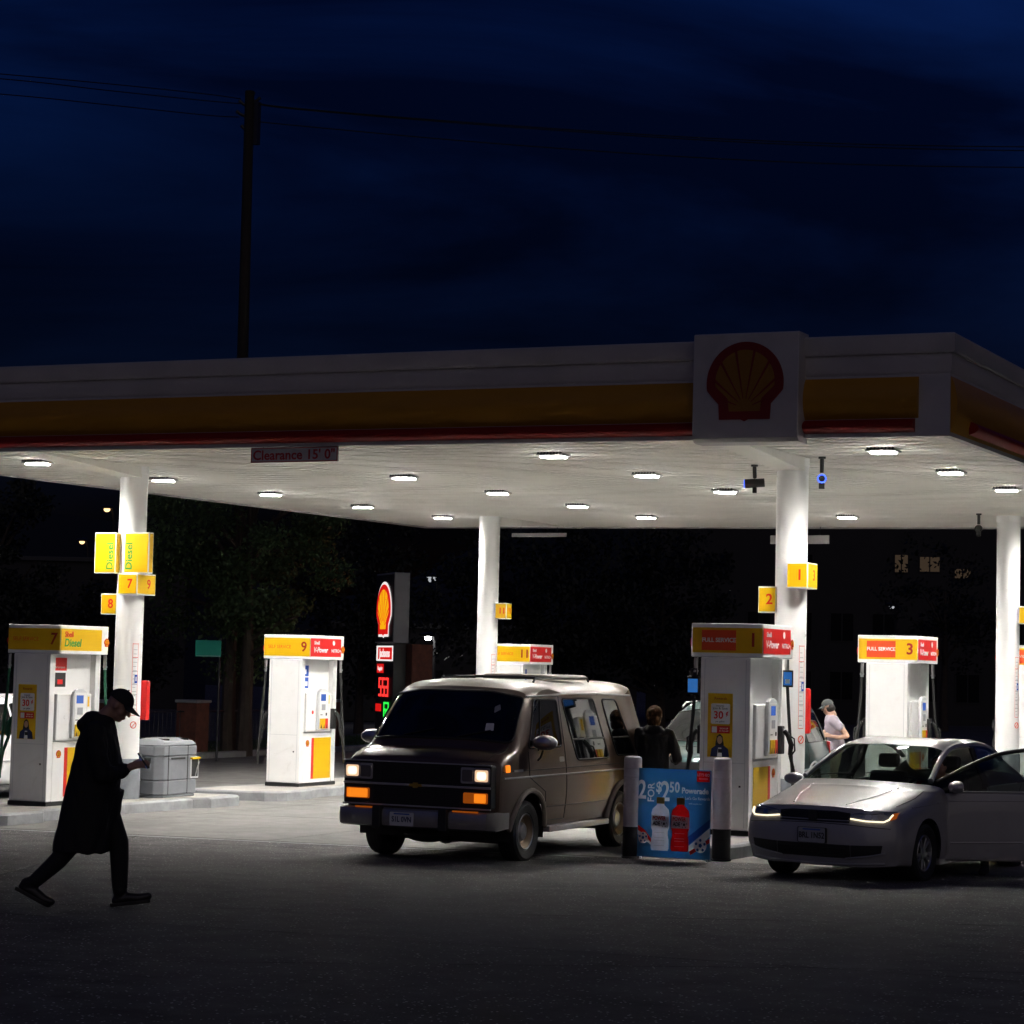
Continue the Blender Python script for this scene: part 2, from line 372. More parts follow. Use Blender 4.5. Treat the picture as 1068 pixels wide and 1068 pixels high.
# far kerb, verge, hill
kb = MB().box(-31.6,-31.3,36,70,gz(-31.4,40)-.05,gz(-31.4,40)+.14).build('kerb', 'kerb_grey', bevel=.02); tag(kb, 'pale kerb along the far side of the lot', kind='structure')
vg = MB().box(-36,-31.6,36,70,-.3,gz(-31.4,40)+.10).build('verge', 'grass', smooth=False); tag(vg, 'grass verge behind the far kerb', kind='structure')
g = MB()
for k in range(6000):
    x = rnd.uniform(-35.8,-31.65); y = rnd.uniform(38,66); h = rnd.uniform(.05,.12); a = rnd.uniform(0,6.28); z = gz(-31.4,40)+.10
    dx, dy = .012*math.cos(a), .012*math.sin(a)
    g.add([(x-dx,y-dy,z),(x+dx,y+dy,z),(x+rnd.uniform(-.04,.04),y+rnd.uniform(-.04,.04),z+h)], [(0,1,2)])
tag(g.build('grass', 'grass', smooth=False), 'short green grass on the verge behind the kerb', 'grass', kind='stuff')
b = MB(); n = 60; lp = []
for k in range(n+1):
    a = R(62) + R(100)*k/n; d = 330+30*math.sin(k*.5); h = 22+7*math.sin(k*.31)+5*math.sin(k*.83+1)
    for q_, (dd, hh) in enumerate(((d-90,-3),(d-40,h*.6),(d,h),(d+60,-3))): b.v.append((dd*math.cos(a), dd*math.sin(a), hh))
for k in range(n):
    for j in range(3): b.f.append((k*4+j, (k+1)*4+j, (k+1)*4+j+1, k*4+j+1))
tag(b.build('hill', 'hill'), 'black wooded hill on the skyline', kind='structure')

# ------------------------------------------------------------------ canopy
CX0, CX1, CY0, CY1 = -24.2, -6.85, 26.4, 46.1
canopy = thing('canopy', 'large flat white petrol station canopy with yellow and red fascia', 'canopy', (-14.3,26.4,sz(-14.3,26.4)), rot=(.0065,.006,0))
ox, oy = -14.3, 26.4
LX0, LX1, LY1 = CX0-ox, CX1-ox, CY1-oy
# soffit: long narrow deck panels running across
w = .405; k = 0; y = .12
while y < LY1-.1:
    b = MB(); y2 = min(y+w, LY1-.1)
    X0_, X1_ = LX0+.1, LX1-.1
    b.add([(X0_,y,.04),(X1_,y,.04),(X1_,y2-.012,.04),(X0_,y2-.012,.04),(X0_,y+.004,-.008),(X1_,y+.004,-.008),(X1_,y2-.016,.0),(X0_,y2-.016,.0)],
          [(4,5,6,7),(0,1,5,4),(1,2,6,5),(2,3,7,6),(3,0,4,7)])
    b.build('soffit_panel', 'soffit_white', canopy, smooth=False); y += w
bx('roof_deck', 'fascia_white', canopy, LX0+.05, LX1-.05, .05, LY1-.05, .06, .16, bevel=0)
# fascia: a profile swept around the four sides; profile = (distance out, height)
def fasc(name, m, prof, sides='FRBL', e=None, bevel=0):
    for s_ in sides:
        x0, x1 = (LX0, LX1) if s_ in 'FB' else (0, LY1)
        if e: x0, x1 = x0+e[0], x1-e[1]
        loops = []
        for t, mit in ((x0, -1), (x1, 1)):
            lp = []
            for d, z in prof:
                tt = t + (mit*d if e is None else 0)
                p = {'F': (tt,-d,z), 'B': (LX0+LX1-tt, LY1+d, z), 'R': (LX1+d, tt, z), 'L': (LX0-d, LY1-tt, z)}[s_]
                lp.append(p)
            loops.append(lp)
        MB().loft(loops).build(name, m, canopy, bevel=bevel)
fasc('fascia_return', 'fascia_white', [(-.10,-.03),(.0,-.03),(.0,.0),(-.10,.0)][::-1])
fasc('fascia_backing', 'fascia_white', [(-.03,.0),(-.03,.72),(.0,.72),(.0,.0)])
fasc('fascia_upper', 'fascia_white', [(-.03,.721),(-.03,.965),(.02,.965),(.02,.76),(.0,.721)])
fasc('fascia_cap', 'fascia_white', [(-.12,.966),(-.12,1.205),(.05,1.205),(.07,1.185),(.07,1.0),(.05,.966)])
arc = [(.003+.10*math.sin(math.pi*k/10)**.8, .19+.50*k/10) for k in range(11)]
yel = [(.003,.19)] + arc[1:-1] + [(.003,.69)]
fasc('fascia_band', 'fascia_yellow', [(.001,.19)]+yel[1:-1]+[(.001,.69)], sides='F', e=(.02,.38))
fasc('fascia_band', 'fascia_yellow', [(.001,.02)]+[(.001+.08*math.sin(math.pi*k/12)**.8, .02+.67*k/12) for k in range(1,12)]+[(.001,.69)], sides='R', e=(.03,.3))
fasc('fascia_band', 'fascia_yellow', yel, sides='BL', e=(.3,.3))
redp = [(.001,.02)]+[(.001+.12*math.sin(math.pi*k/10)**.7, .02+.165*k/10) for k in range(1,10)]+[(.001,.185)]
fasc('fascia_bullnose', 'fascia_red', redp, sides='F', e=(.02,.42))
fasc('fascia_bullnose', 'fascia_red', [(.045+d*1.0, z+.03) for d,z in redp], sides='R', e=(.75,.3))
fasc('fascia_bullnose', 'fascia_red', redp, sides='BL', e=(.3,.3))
def pecten_outline(s=1):
    p = [(-.33,0),(-.05,0),(0,-.025),(.05,0),(.33,0),(.34,.19),(.45,.31)]
    p += [(.5*math.cos(t), .45+.51*math.sin(t)) for t in [R(-10+200*k/36) for k in range(37)]]
    p += [(-.45,.31),(-.34,.19)]
    return p
def pecten_field():
    p = [(-.20,.10),(.20,.10),(.22,.26),(.34,.37)]
    p += [(.385*math.cos(t), .46+.40*math.sin(t)) for t in [R(-6+192*k/36) for k in range(37)]]
    p += [(-.34,.37),(-.22,.26)]
    return p
def pecten(parent, F, cx, cy, w, d=.004, mr='red', my='yellow', halo=None, th=.006):
    """cx,cy = middle of the foot; w = full width"""
    T = lambda P, k=1: [(cx+x*w*k, cy+y*w+(1-k)*w*.45) for x,y in P]
    if halo: MB().poly([(cx+x*w*1.10, cy+(y-.45)*w*1.10+.45*w) for x,y in pecten_outline()], d-.004, d-.001, F).build('emblem_halo', halo, parent, smooth=False)
    MB().poly(T(pecten_outline()), d, d+th, F).build('emblem_border', mr, parent, smooth=False)
    MB().poly(T(pecten_field()), d+th+.0005, d+th+.004, F).build('emblem_field', my, parent, smooth=False)
    rb = MB()
    for a in (-66,-47,-28,-9.5,9.5,28,47,66):
        t = R(90-a); ca, sa = math.cos(t), math.sin(t); r0, r1 = .14, .70
        # ribs run from the foot to the rim
        e_ = None
        for rr in [x*.01 for x in range(20,80)]:
            x, y = rr*ca*1.0, .12+rr*sa
            if (x/.40)**2+((y-.46)/.415)**2 > 1 and rr > .35: e_ = rr; break
        r1 = (e_ or .7); nx, ny = -sa, ca
        q_ = [(r0*ca*.8+nx*.004, .12+r0*sa+ny*.004),(r1*ca+nx*.015, .12+r1*sa+ny*.015),(r1*ca-nx*.015, .12+r1*sa-ny*.015),(r0*ca*.8-nx*.004, .12+r0*sa-ny*.004)]
        rb.poly(T(q_), d+th+.0045, d+th+.007, F)
    rb.build('emblem_ribs', mr, parent, smooth=False)
# emblem box on the front fascia
bxo = canopy
sgn = MB(); bxp = [(.14,-.10),(.22,-.09),(.27,-.04),(.28,.05),(.28,1.235),(.26,1.26),(-.1,1.26),(-.1,-.10)]
lx0, lx1 = -10.02-ox, -8.65-ox
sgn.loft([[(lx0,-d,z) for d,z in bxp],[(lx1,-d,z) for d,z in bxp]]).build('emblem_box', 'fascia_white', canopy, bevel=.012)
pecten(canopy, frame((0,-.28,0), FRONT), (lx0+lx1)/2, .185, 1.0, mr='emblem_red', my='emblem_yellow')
# boxed cantilever beams between columns and canopy edge
for cx in (-20.655,-9.81):
    for ya, yb in ((.14,29.445-oy+.1),(42.22-oy-.1,LY1-.14)):
        da, db = (.012,.20) if ya < 5 else (.20,.012)
        x0_, x1_ = cx-ox-.2, cx-ox+.2
        MB().add([(x0_,ya,.02),(x1_,ya,.02),(x1_,yb,.02),(x0_,yb,.02),(x0_,ya,-da),(x1_,ya,-da),(x1_,yb,-db),(x0_,yb,-db)], [(0,1,2,3),(4,7,6,5),(0,4,5,1),(1,5,6,2),(2,6,7,3),(3,7,4,0)]).build('beam', 'soffit_white', canopy, bevel=.006)

# ------------------------------------------------------------------ canopy lights
def make_light():
    t = thing('canopy_light', 'x', 'ceiling light', (0,0,0), group='LED lights set in rows under the canopy')
    q_ = lambda a, b, z: [(-a,-b,z),(a,-b,z),(a,b,z),(-a,b,z)]
    MB().loft([q_(.13,.10,0),q_(.195,.155,-.030),q_(.195,.155,-.050),q_(.165,.125,-.055)]).build('housing', 'housing', t, smooth=False)
    fn = MB()
    for k in range(8): fn.box(-.17+.048*k-.005, -.17+.048*k+.005, -.165, -.11, -.034, -.004)
    fn.build('cooling_fins', 'dark_metal', t, smooth=False)
    lens = MB().loft([q_(.152,.112,-.056),q_(.146,.106,-.068)], cap=False); lens.build('lens_rim', 'lens_edge', t, smooth=False)
    MB().box(-.146,.146,-.106,.106,-.071,-.0685).build('lens', 'lens_lit', t, smooth=False)
    return t
LXS = [-21.57,-16.99,-12.83,-8.17]; LYS = [28.17+3.42*k for k in range(5)]
ordn = ['first','second','third','fourth','fifth']
rown = ['far left','centre left','centre right','right-hand']
proto = None
for i, lx in enumerate(LXS):
    for j, ly in enumerate(LYS):
        if proto is None: o = proto = make_light()
        else: o = copy_tree(proto)
        o.location = (lx, ly, sz(lx,ly)); o.rotation_euler = (.0065,.006,0)
        o['label'] = f'{ordn[j]} canopy light from the front edge in the {rown[i]} row'

# ------------------------------------------------------------------ columns
COLS = {'A':(-20.655,29.445),'B':(-20.655,42.22),'C':(-9.81,29.445),'D':(-9.81,42.22)}
ISL = .16
clab = {'A':'front left round white canopy column behind pump 7','B':'rear left round white canopy column behind the van','C':'front right round white canopy column behind pump 1','D':'rear right round white canopy column at the picture edge'}
for kx, (cx, cy) in COLS.items():
    z0 = gz(cx,cy)+ISL; t = thing('canopy_column', clab[kx], 'column', (cx,cy,z0), group='round white columns holding up the canopy')
    H = sz(cx,cy)-z0+.03
    MB().lathe([(.2165,.62),(.2165,H-.16),(.225,H-.155),(.225,H)], 56).build('shaft', 'white_paint', t)
    MB().lathe([(.0,.0),(.245,.0),(.245,.60),(.235,.62),(.20,.625)], 56).build('base_sleeve', 'sleeve_grey', t)
    # instruction decal wrapped round the right front of the shaft
    def wrap(name, m, a0, a1, za, zb, off=.0025):
        b = MB(); n = max(2, int(abs(a1-a0)/4)+1); lo = []; hi = []
        for k in range(n+1):
            a = R(a0+(a1-a0)*k/n); r = .2165+off; lo.append((r*math.cos(a), r*math.sin(a), za)); hi.append((r*math.cos(a), r*math.sin(a), zb))
        b.loft([lo,hi], cap=False, closed=False).build(name, m, t)
    wrap('decal_edge', 'orange_red', -38,-36.5,1.30,2.42); wrap('decal_edge', 'orange_red', -12,-10.5,1.30,2.42)
    for q_, zz in enumerate([2.41,2.2,1.98,1.78,1.62,1.46,1.30]): wrap('decal_line', 'orange_red' if q_ in (0,1,6) else 'grey_print', -36.5,-12,zz-.004,zz+.004)
    for q_ in range(16): wrap('decal_text', 'grey_print', -34,-34+rnd.uniform(10,19),1.34+.065*q_,1.347+.065*q_)
    wrap('decal_symbol', 'blue_print', -26,-12,1.80,1.93,.004); wrap('decal_symbol', 'white_print', -22,-16,1.83,1.90,.006)
    ring = MB(); pr = []
    for k in range(24):
        a = 2*math.pi*k/24; th = R(-24)+  .05*math.cos(a)/.2165; r = .221; pr.append((r*math.cos(th), r*math.sin(th), 1.15+.05*math.sin(a)))
    ring.tube(pr, .006, 6, closed=True).tube([pr[3],(.223*math.cos(R(-24)),.223*math.sin(R(-24)),1.15),pr[15]], .005, 6); ring.build('decal_ring', 'orange_red', t)

# ------------------------------------------------------------------ islands
def island(y0, y1, cx, label, hw=.78, waist=.60, near_w=None):
    P = []; nw = near_w or hw
    prof = [(y0, nw*.72),(y0+.12, nw*.9),(y0+.3, nw),(y0+1.1, nw),(y0+1.35, waist),(y1-1.35, waist),(y1-1.1, hw),(y1-.3, hw),(y1-.12, hw*.9),(y1, hw*.72)]
    P = [(cx+w_, y) for y, w_ in prof] + [(cx-w_, y) for y, w_ in prof[::-1]]
    t = thing('pump_island', label, 'island', (0,0,0), group='raised concrete pump islands')
    n = len(P); gzv = lambda x,y,o: (x,y,gz(x,y)+o)
    MB().add([gzv(x,y,-.05) for x,y in P]+[gzv(x,y,ISL-.025) for x,y in P]+[gzv(cx+(x-cx)*.965,y+(.02 if y < (y0+y1)/2 else -.02),ISL) for x,y in P]+[gzv(cx+(x-cx)*.84,y+(.10 if y < (y0+y1)/2 else -.10),ISL) for x,y in P],
        [(k+a*n,(k+1)%n+a*n,n+(k+1)%n+a*n,n+k+a*n) for a in range(3) for k in range(n)]).build('kerb', 'kerb_grey', t, ang=25)
    Q = [(cx+(x-cx)*.84, y+(.10 if y < (y0+y1)/2 else -.10)) for x,y in P]
    MB().add([gzv(x,y,ISL+.001) for x,y in Q], [tuple(range(n))]).build('top_slab', 'island_top', t, smooth=False)
    return t
XA, XC = -20.655, -9.81
island(25.0,31.5,XA,'concrete island under pump 7 and the grey service bin',1.0,.82)
island(32.5,38.2,XA,'concrete island left of the van carrying the blue noticed pump',.95,.80)
island(40.3,46.5,XA,'concrete island under pump 11, behind the van',.95,.80)
island(25.1,31.5,XC,'concrete island under pump 1 behind the blue poster',.75,.62)
island(32.5,38.2,XC,'concrete island hidden behind the silver saloon car',.85,.7)
island(40.3,46.5,XC,'concrete island under the rear right column',.85,.7)
# ------------------------------------------------------------------ fuel pumps
def poster30(parent, F, x0, y0, x1, y1):
    w, h = x1-x0, y1-y0; X = lambda a: x0+a*w; Y = lambda b: y0+b*h
    p = panel('poster', 'yellow', parent, F, x0, y0, x1, y1, .001, .004)
    panel('poster_box', 'white_print', p, F, X(.13), Y(.52), X(.90), Y(.84), .0045, .006, r=.02)
    text('30', h*.165, 'red', p, F, X(.43), Y(.655), .0065, bold=.003); text('¢', h*.10, 'red', p, F, X(.78), Y(.69), .0065, bold=.002)
    text('Join & Save', h*.055, 'black_print', p, F, X(.5), Y(.765), .0065); text('instantly', h*.04, 'black_print', p, F, X(.5), Y(.805), .0065)
    text('per gallon', h*.038, 'black_print', p, F, X(.5), Y(.56), .0065); text('Rewards', h*.06, 'dark_red', p, F, X(.5), Y(.92), .0065, shear=.2)
    panel('poster_strip', 'red', p, F, X(.13), Y(.375), X(.90), Y(.49), .0045, .006); panel('poster_tile', 'white_print', p, F, X(.17), Y(.385), X(.38), Y(.48), .0065, .007)
    text('SIGN UP', h*.038, 'white_print', p, F, X(.66), Y(.45), .0065); text('IN THE APP', h*.03, 'white_print', p, F, X(.66), Y(.41), .0065)
    MB().poly([(X(.30),Y(.02)),(X(.33),Y(.22)),(X(.38),Y(.33)),(X(.5),Y(.365)),(X(.61),Y(.33)),(X(.66),Y(.22)),(X(.68),Y(.02))],.0045,.0055,F).build('printed_hair','black_print',p,smooth=False)
    MB().poly([(X(.12),Y(0.005)),(X(.17),Y(.13)),(X(.36),Y(.19)),(X(.64),Y(.19)),(X(.84),Y(.13)),(X(.89),Y(0.005))],.006,.0065,F).build('printed_jacket','navy_print',p,smooth=False)
    MB().poly(circ(X(.5),Y(.27),w*.105,16,h*.062),.0068,.0073,F).build('printed_face','skin_print',p,smooth=False)
    MB().poly([(X(.40),Y(.005)),(X(.44),Y(.15)),(X(.57),Y(.15)),(X(.60),Y(.005))],.0068,.0073,F).build('printed_shirt','white_print',p,smooth=False)
    panel('printed_phone', 'black_print', p, F, X(.44), Y(.07), X(.60), Y(.13), .0076, .008)

def make_pump(num, label, loc, end_text, diesel=False, poster=False, tablets=False, dz=0):
    t = thing('fuel_pump', label, 'fuel pump', loc, group='white fuel pumps on the islands')
    W, S = .333, .623; ZT = 2.225
    bx('plinth', 'black_plastic', t, -W-.012, W+.012, -S-.012, S+.012, 0, .065, .006)
    # end columns and the core between them
    for s_ in (-1,1):
        y0, y1 = (-S, -S+.13) if s_ < 0 else (S-.13, S)
        bx('end_panel', 'white_plastic', t, -W, W, y0, y1, .066, ZT, .014)
    bx('core', 'white_plastic', t, -W+.10, W-.10, -S+.131, S-.131, .066, ZT, 0)
    yl = -S+.134; yr = S-.134
    for s_ in (1,-1):                     # both fuelling sides
        F = frame((s_*W,0,0), (s_,0,0)); fx = lambda y: y*s_     # local right = +Y on the right-hand side
        Mz = Matrix.Rotation(0 if s_ > 0 else math.pi, 4, 'Z')
        def sb(name, m, x0, x1, y0, y1, z0, z1, bev=.006, parent=t): return MB().box(x0,x1,y0,y1,z0,z1,Mz).build(name, m, parent, bevel=bev)
        cab = sb('lower_cabinet', 'white_plastic', W-.10, W-.004, yl, yr, .066, .93)
        sb('cabinet_gap', 'pump_grey', W-.10, W-.03, yl, yr, .931, .955, 0)
        G = frame(Mz @ Vector((W-.004,0,0)), Mz @ Vector((1,0,0)))
        pa, pb = (-.16, .46) if num in (9,11) else (-.46,.16)
        if num in (1,3,5):
            panel('yellow_panel', 'yellow', cab, G, -.46, .13, .10, .85, .001, .004); panel('red_stripe', 'red', cab, G, .105, .13, .19, .85, .001, .004)
            pecten(cab, G, .32, .70, .12, d=.001, th=.003)
        else:
            panel('yellow_panel', 'yellow', cab, G, -.13, .13, .46, .85, .001, .004); panel('red_stripe', 'red', cab, G, -.21, .13, -.135, .85, .001, .004)
            pecten(cab, G, -.35, .70, .12, d=.001, th=.003)
        # head module
        hd = sb('head_module', 'white_plastic', W-.098, W+.035, yl+.01, yr-.12, .956, 1.64, .018)
        H2 = frame(Mz @ Vector((W+.035,0,0)), Mz @ Vector((1,0,0)))
        bz = MB().poly([(-.16,.985),(.20,.985),(.20,1.60),(.17,1.675),(.08,1.715),(-.04,1.715),(-.13,1.675),(-.16,1.60)], 0, .055, H2).build('bezel', 'light_grey', hd, bevel=.012)
        panel('bezel_face', 'white_plastic', bz, H2, -.125, 1.01, .165, 1.66, .055, .060, r=.03)
        panel('display', 'screen_blue', bz, H2, -.09, 1.50, .08, 1.62, .061, .064)
        panel('keypad', 'grey_print', bz, H2, -.06, 1.335, .07, 1.44, .061, .064); panel('card_slot', 'black_plastic', bz, H2, .085, 1.24, .125, 1.29, .061, .066)
        panel('receipt_slot', 'black_plastic', bz, H2, -.10, 1.25, -.03, 1.262, .061, .066)
        for gi, (gy, gm) in enumerate(((-.115,'yellow'),(-.02,'yellow'),(.075,'red'))):
            if diesel: gm = 'yellow' if gi < 2 else 'green_print'
            gb = MB().poly([(gy,1.015),(gy+.085,1.015),(gy+.085,1.19),(gy,1.19)], .061, .072, H2).build('grade_button', gm, bz, bevel=.004)
            MB().poly([(gy+.02,1.02),(gy+.065,1.02),(gy+.045,1.09)], .0725, .0735, H2).build('grade_mark', 'black_print', gb, smooth=False)
        panel('price_sticker', 'yellow', hd, H2, .22, 1.45, .31, 1.60, .001, .003); panel('price_sticker', 'white_print', hd, H2, -.44, 1.2, -.20, 1.55, .001, .003)
        ring = MB().poly(circ(-.27,1.30,.035,16), .003, .005, H2).build('warning_sticker', 'red' if num in (9,11) else 'white_print', hd, smooth=False)
        # stickers on the recessed upper panel
        U = frame(Mz @ Vector((W-.10,0,0)), Mz @ Vector((1,0,0)))
        if diesel:
            st = panel('notice', 'white_print', t, U, -.44, 1.70, -.10, 2.12, .001, .004)
            panel('notice_head', 'red', st, U, -.44, 1.98, -.10, 2.17, .0042, .006); text('Performance', .05, 'white_print', st, U, -.27, 2.03, .0065)
            panel('notice_picture', 'dark_wall', st, U, -.42, 1.74, -.12, 1.95, .0042, .006); panel('notice_car', 'red', st, U, -.32, 1.78, -.19, 1.85, .0065, .007)
        elif num in (9,11):
            for q_, zz in enumerate((1.93,1.72)):
                st = panel('notice', 'blue_print', t, U, -.45, zz, -.22, zz+.19, .001, .004)
                panel('notice_picture', 'white_print', st, U, -.40+.06*q_, zz+.04, -.30+.05*q_, zz+.12, .0042, .005)
        # nozzle holster, nozzle, hose at the far end of the side
        hs = sb('nozzle_holster', 'black_plastic', W+.0, W+.09, yr-.118, yr-.005, 1.0, 1.36, .012)
        nz = MB(); q_ = lambda p: Mz @ Vector(p)
        yn = yr-.06
        nz.tube([q_((W+.10,yn,1.30)),q_((W+.15,yn+.01,1.24)),q_((W+.19,yn+.02,1.12)),q_((W+.17,yn+.03,.99))], [.030,.034,.036,.026], 10)
        nz.tube([q_((W+.12,yn,1.27)),q_((W+.23,yn+.02,1.20)),q_((W+.24,yn+.02,1.05)),q_((W+.18,yn+.03,.97))], .011, 6)
        nzo = nz.build('nozzle', 'black_rubber' if not diesel else 'green_rubber', t)
        MB().cyl(q_((W+.11,yn,1.29)), q_((W+.04,yn,1.36)), .012).build('spout', 'steel', nzo)
        hp = []; yh = S+.03
        pts = [(W+.05,yh,2.20),(W+.055,yh,1.95),(W+.08,yh+.01,1.5),(W+.12,yh+.02,.95),(W+.15,yh+.015,.55),(W+.17,yh-.02,.40),(W+.21,yh-.07,.48),(W+.20,yh-.11,.75),(W+.17,yn+.03,.99)]
        for i in range(len(pts)-1):
            p0 = Vector(pts[max(0,i-1)]); p1 = Vector(pts[i]); p2 = Vector(pts[i+1]); p3 = Vector(pts[min(len(pts)-1,i+2)])
            for k in range(6):
                u = k/6; hp.append(q_(.5*((2*p1)+(p2-p0)*u+(2*p0-5*p1+4*p2-p3)*u*u+(3*p1-p0-3*p2+p3)*u**3)))
        hp.append(q_(pts[-1]))
        ho = MB().tube(hp, .022, 8).build('hose', 'green_rubber' if diesel else 'black_rubber', t)
        MB().cyl(q_((W+.05,yh,2.22)), q_((W+.055,yh,2.0)), .026).cyl(q_((W+.055,yh,2.06)), q_((W+.056,yh,2.03)), .034).build('hose_coupling', 'steel', ho)
        if tablets:
            MB().box(W+.03,W+.10,S+.04,S+.06,1.86,2.08,Mz).build('screen_case','black_plastic',t,bevel=.008)
            tb = MB().box(W+.02,W+.16,S-.055,S-.03,1.86,2.08,Mz).build('screen_case','black_plastic',t,bevel=.008)
            Gs = frame(q_((W+.09,S-.055,1.97)), q_((0,-1,0)) - q_((0,0,0)))
            panel('screen', 'screen_bright', tb, Gs, -.055,-.085,.055,.085,.001,.003); panel('screen_text','white_print',tb,Gs,-.03,-.06,.03,-.01,.0035,.004)
    if tablets:
        tb = MB().box(-W-.16,-W-.0,-S-.06,-S-.03,1.74,1.98).build('screen_case','black_plastic',t,bevel=.01)
        panel('screen','screen_bright',tb,frame((-W-.08,-S-.06,1.86),FRONT),-.065,-.085,.065,.085,.001,.003)
    # sign box on top
    SW, SS, Z0, Z1 = .4855, .605, ZT+.001, ZT+.427
    sg = MB().loft([[(x,y,z) for x,y in rrect(-SW,-SS,SW,SS,.05)] for z in (Z0,Z1)]).build('sign_box', 'white_plastic', t, bevel=.012)
    F1 = frame((0,-SS,0), FRONT); F2 = frame((SW,0,0), RIGHT); F3 = frame((-SW,0,0), LEFT); F4 = frame((0,SS,0), BACK)
    za, zb = Z0+.055, Z1-.055; zm = (za+zb)/2
    for Fk, hw in ((F1,SW),(F4,SW)):
        p = panel('sign_panel', 'yellow', sg, Fk, -hw+.03, za, hw-.01, zb, .001, .004)
        text(str(num), .24, 'dark_red', p, Fk, hw-.13, zm, .0045, bold=.005, shear=.1 if diesel else 0)
        if end_text == 'FULL SERVICE':
            panel('sign_tile', 'orange_red', p, Fk, -.33, za+.03, .13, zb-.03, .0045, .006); text('FULL SERVICE', .075, 'white_print', p, Fk, -.10, zm, .0065, bold=.002)
        else: text('SELF SERVICE', .08, 'orange_red', p, Fk, -.14, zm, .0045)
    for Fk in (F2,F3):
        if diesel:
            p = panel('sign_panel', 'yellow', sg, Fk, -SS+.01, za, SS-.20, zb, .001, .004)
            text('Shell', .11, 'red', p, Fk, -SS+.10, zm+.075, .0045, align='LEFT', bold=.003); text('Diesel', .16, 'green_print', p, Fk, -SS+.09, zm-.05, .0045, align='LEFT', bold=.004, shear=.15)
        else:
            p = panel('sign_panel', 'red', sg, Fk, -SS+.01, za, SS-.14, zb, .001, .004)
            text('Shell', .085, 'white_print', p, Fk, -SS+.12, zm+.08, .0045, align='LEFT', bold=.002, sx=1.2)
            text('V-Power', .13, 'white_print', p, Fk, -SS+.10, zm-.045, .0045, align='LEFT', bold=.004, shear=.2, sx=1.05); text('NiTRO+', .085, 'white_print', p, Fk, .12, zm-.055, .0045, align='LEFT', bold=.002, sx=1.1)
            MB().poly(circ(.20,zm+.085,.045,14),.0045,.006,Fk).build('small_emblem','white_print',p,smooth=False)
        pecten(sg, Fk, SS-.07, zm-.09, .13, d=.001, th=.003)
    FE = frame((0,-S,0), FRONT)
    for xs_ in (-.275,.275): panel('panel_seam','pump_grey',t,FE,xs_-.004,.10,xs_+.004,ZT-.03,.0005,.0015)
    panel('panel_seam','pump_grey',t,FE,-.27,.90,.27,.906,.0005,.0015); panel('lock','black_plastic',t,FE,.20,.60,.225,.625,.0005,.006)
    if poster: poster30(t, FE, -.225, .97, .105, 1.77)
    return t
def P(num, x, y, label, **k):
    yc = y+.605; return make_pump(num, label, (x, yc, gz(x,yc)+ISL+.001), k.pop('end_text','SELF SERVICE'), **k)
P(7, XA, 27.04, 'white diesel pump 7 with yellow sign, green hoses and advert', diesel=True, poster=True)
P(9, XA, 34.21, 'white self service pump 9 with yellow panel and blue notices')
P(11, XA, 43.31, 'pump 11 mostly hidden behind the van roof')
P(1, XC, 26.92, 'white full service pump 1 behind the blue poster', end_text='FULL SERVICE', poster=True, tablets=True)
P(3, XC, 34.18, 'white full service pump 3 behind the silver saloon car', end_text='FULL SERVICE')
P(5, XC, 43.31, 'rearmost pump half hidden by the right edge column', end_text='FULL SERVICE')

# ------------------------------------------------------------------ number flags on the columns
def flag(label, x, y, z, w, d, h, front=None, side=None, green=False, nlabel='number flag', fsize=.2):
    t = thing('number_sign', label, 'sign', (x,y,z), group='yellow flags fixed to the columns')
    bx('box', 'white_plastic', t, -w/2, w/2, -d/2, d/2, 0, h, .006)
    for F, ww, s in ((frame((0,-d/2,0),FRONT), w, front), (frame((w/2,0,0),RIGHT), d, side)):
        p = panel('face', 'yellow', t, F, -ww/2+.015, .02, ww/2-.015, h-.02, .001, .004)
        if s:
            if green: text(s, .17, 'green_print', p, F, green*(ww/2-.10), h/2-.05, .0045, rot=90, bold=.003)
            else: text(s, fsize, 'red', p, F, (ww*.12), h/2, .0045, bold=.004)
    return t
flag('left yellow Diesel flag beside the front left column', XA-.29, 29.20, 3.66, .40, .12, .64, 'Diesel', None, 1)
flag('right yellow Diesel flag across the front left column', XA+.30, 29.20, 3.66, .46, .12, .64, 'Diesel', None, -1)
flag('yellow flag numbered 7 and 9 on the front left column', XA+.18, 29.35, 3.33, .36, .50, .33, '7', '9')
flag('yellow flag numbered 8 on the left of the front left column', XA-.28, 29.35, 3.02, .30, .16, .33, '8', None)
flag('yellow flag numbered 1 and 3 on the front right column', XC+.20, 29.30, 3.50, .30, .42, .35, '1', '3')
flag('yellow flag numbered 2 on the left of the front right column', XC-.28, 29.35, 3.17, .26, .16, .36, '2', None)
flag('small yellow flag numbered 11 on the rear left column', XA+.36, 42.22, 3.31, .26, .26, .33, '11', '11', fsize=.17)
flag('yellow flag on the rear right column at the picture edge', XC+.36, 42.22, 3.35, .26, .26, .33, '5', None)
# red curved call plates on the columns
for (cx, cy, lab) in ((XA, 29.445, 'red wall box on the right of the front left column'), (XC, 29.445, 'red wall box on the right of the front right column')):
    t = thing('extinguisher_box', lab, 'fire box', (cx+.08, cy+.27, gz(cx,cy)+ISL+1.22), group='red boxes on the front columns')
    bx('case', 'red', t, -.12, .12, -.02, .08, 0, .62, .025); bx('bracket', 'steel', t, -.06, .0, -.08, -.021, .1, .5, .004)
    panel('window', 'white_print', t, frame((0,.08,0),BACK), -.05, .12, .05, .40, .001, .003)

# ------------------------------------------------------------------ grey service bin
t = thing('service_bin', 'grey moulded litter bin and windscreen washer unit on the island', 'litter bin', (XA+.10, 30.35, gz(XA+.1,30.3)+ISL+.001))
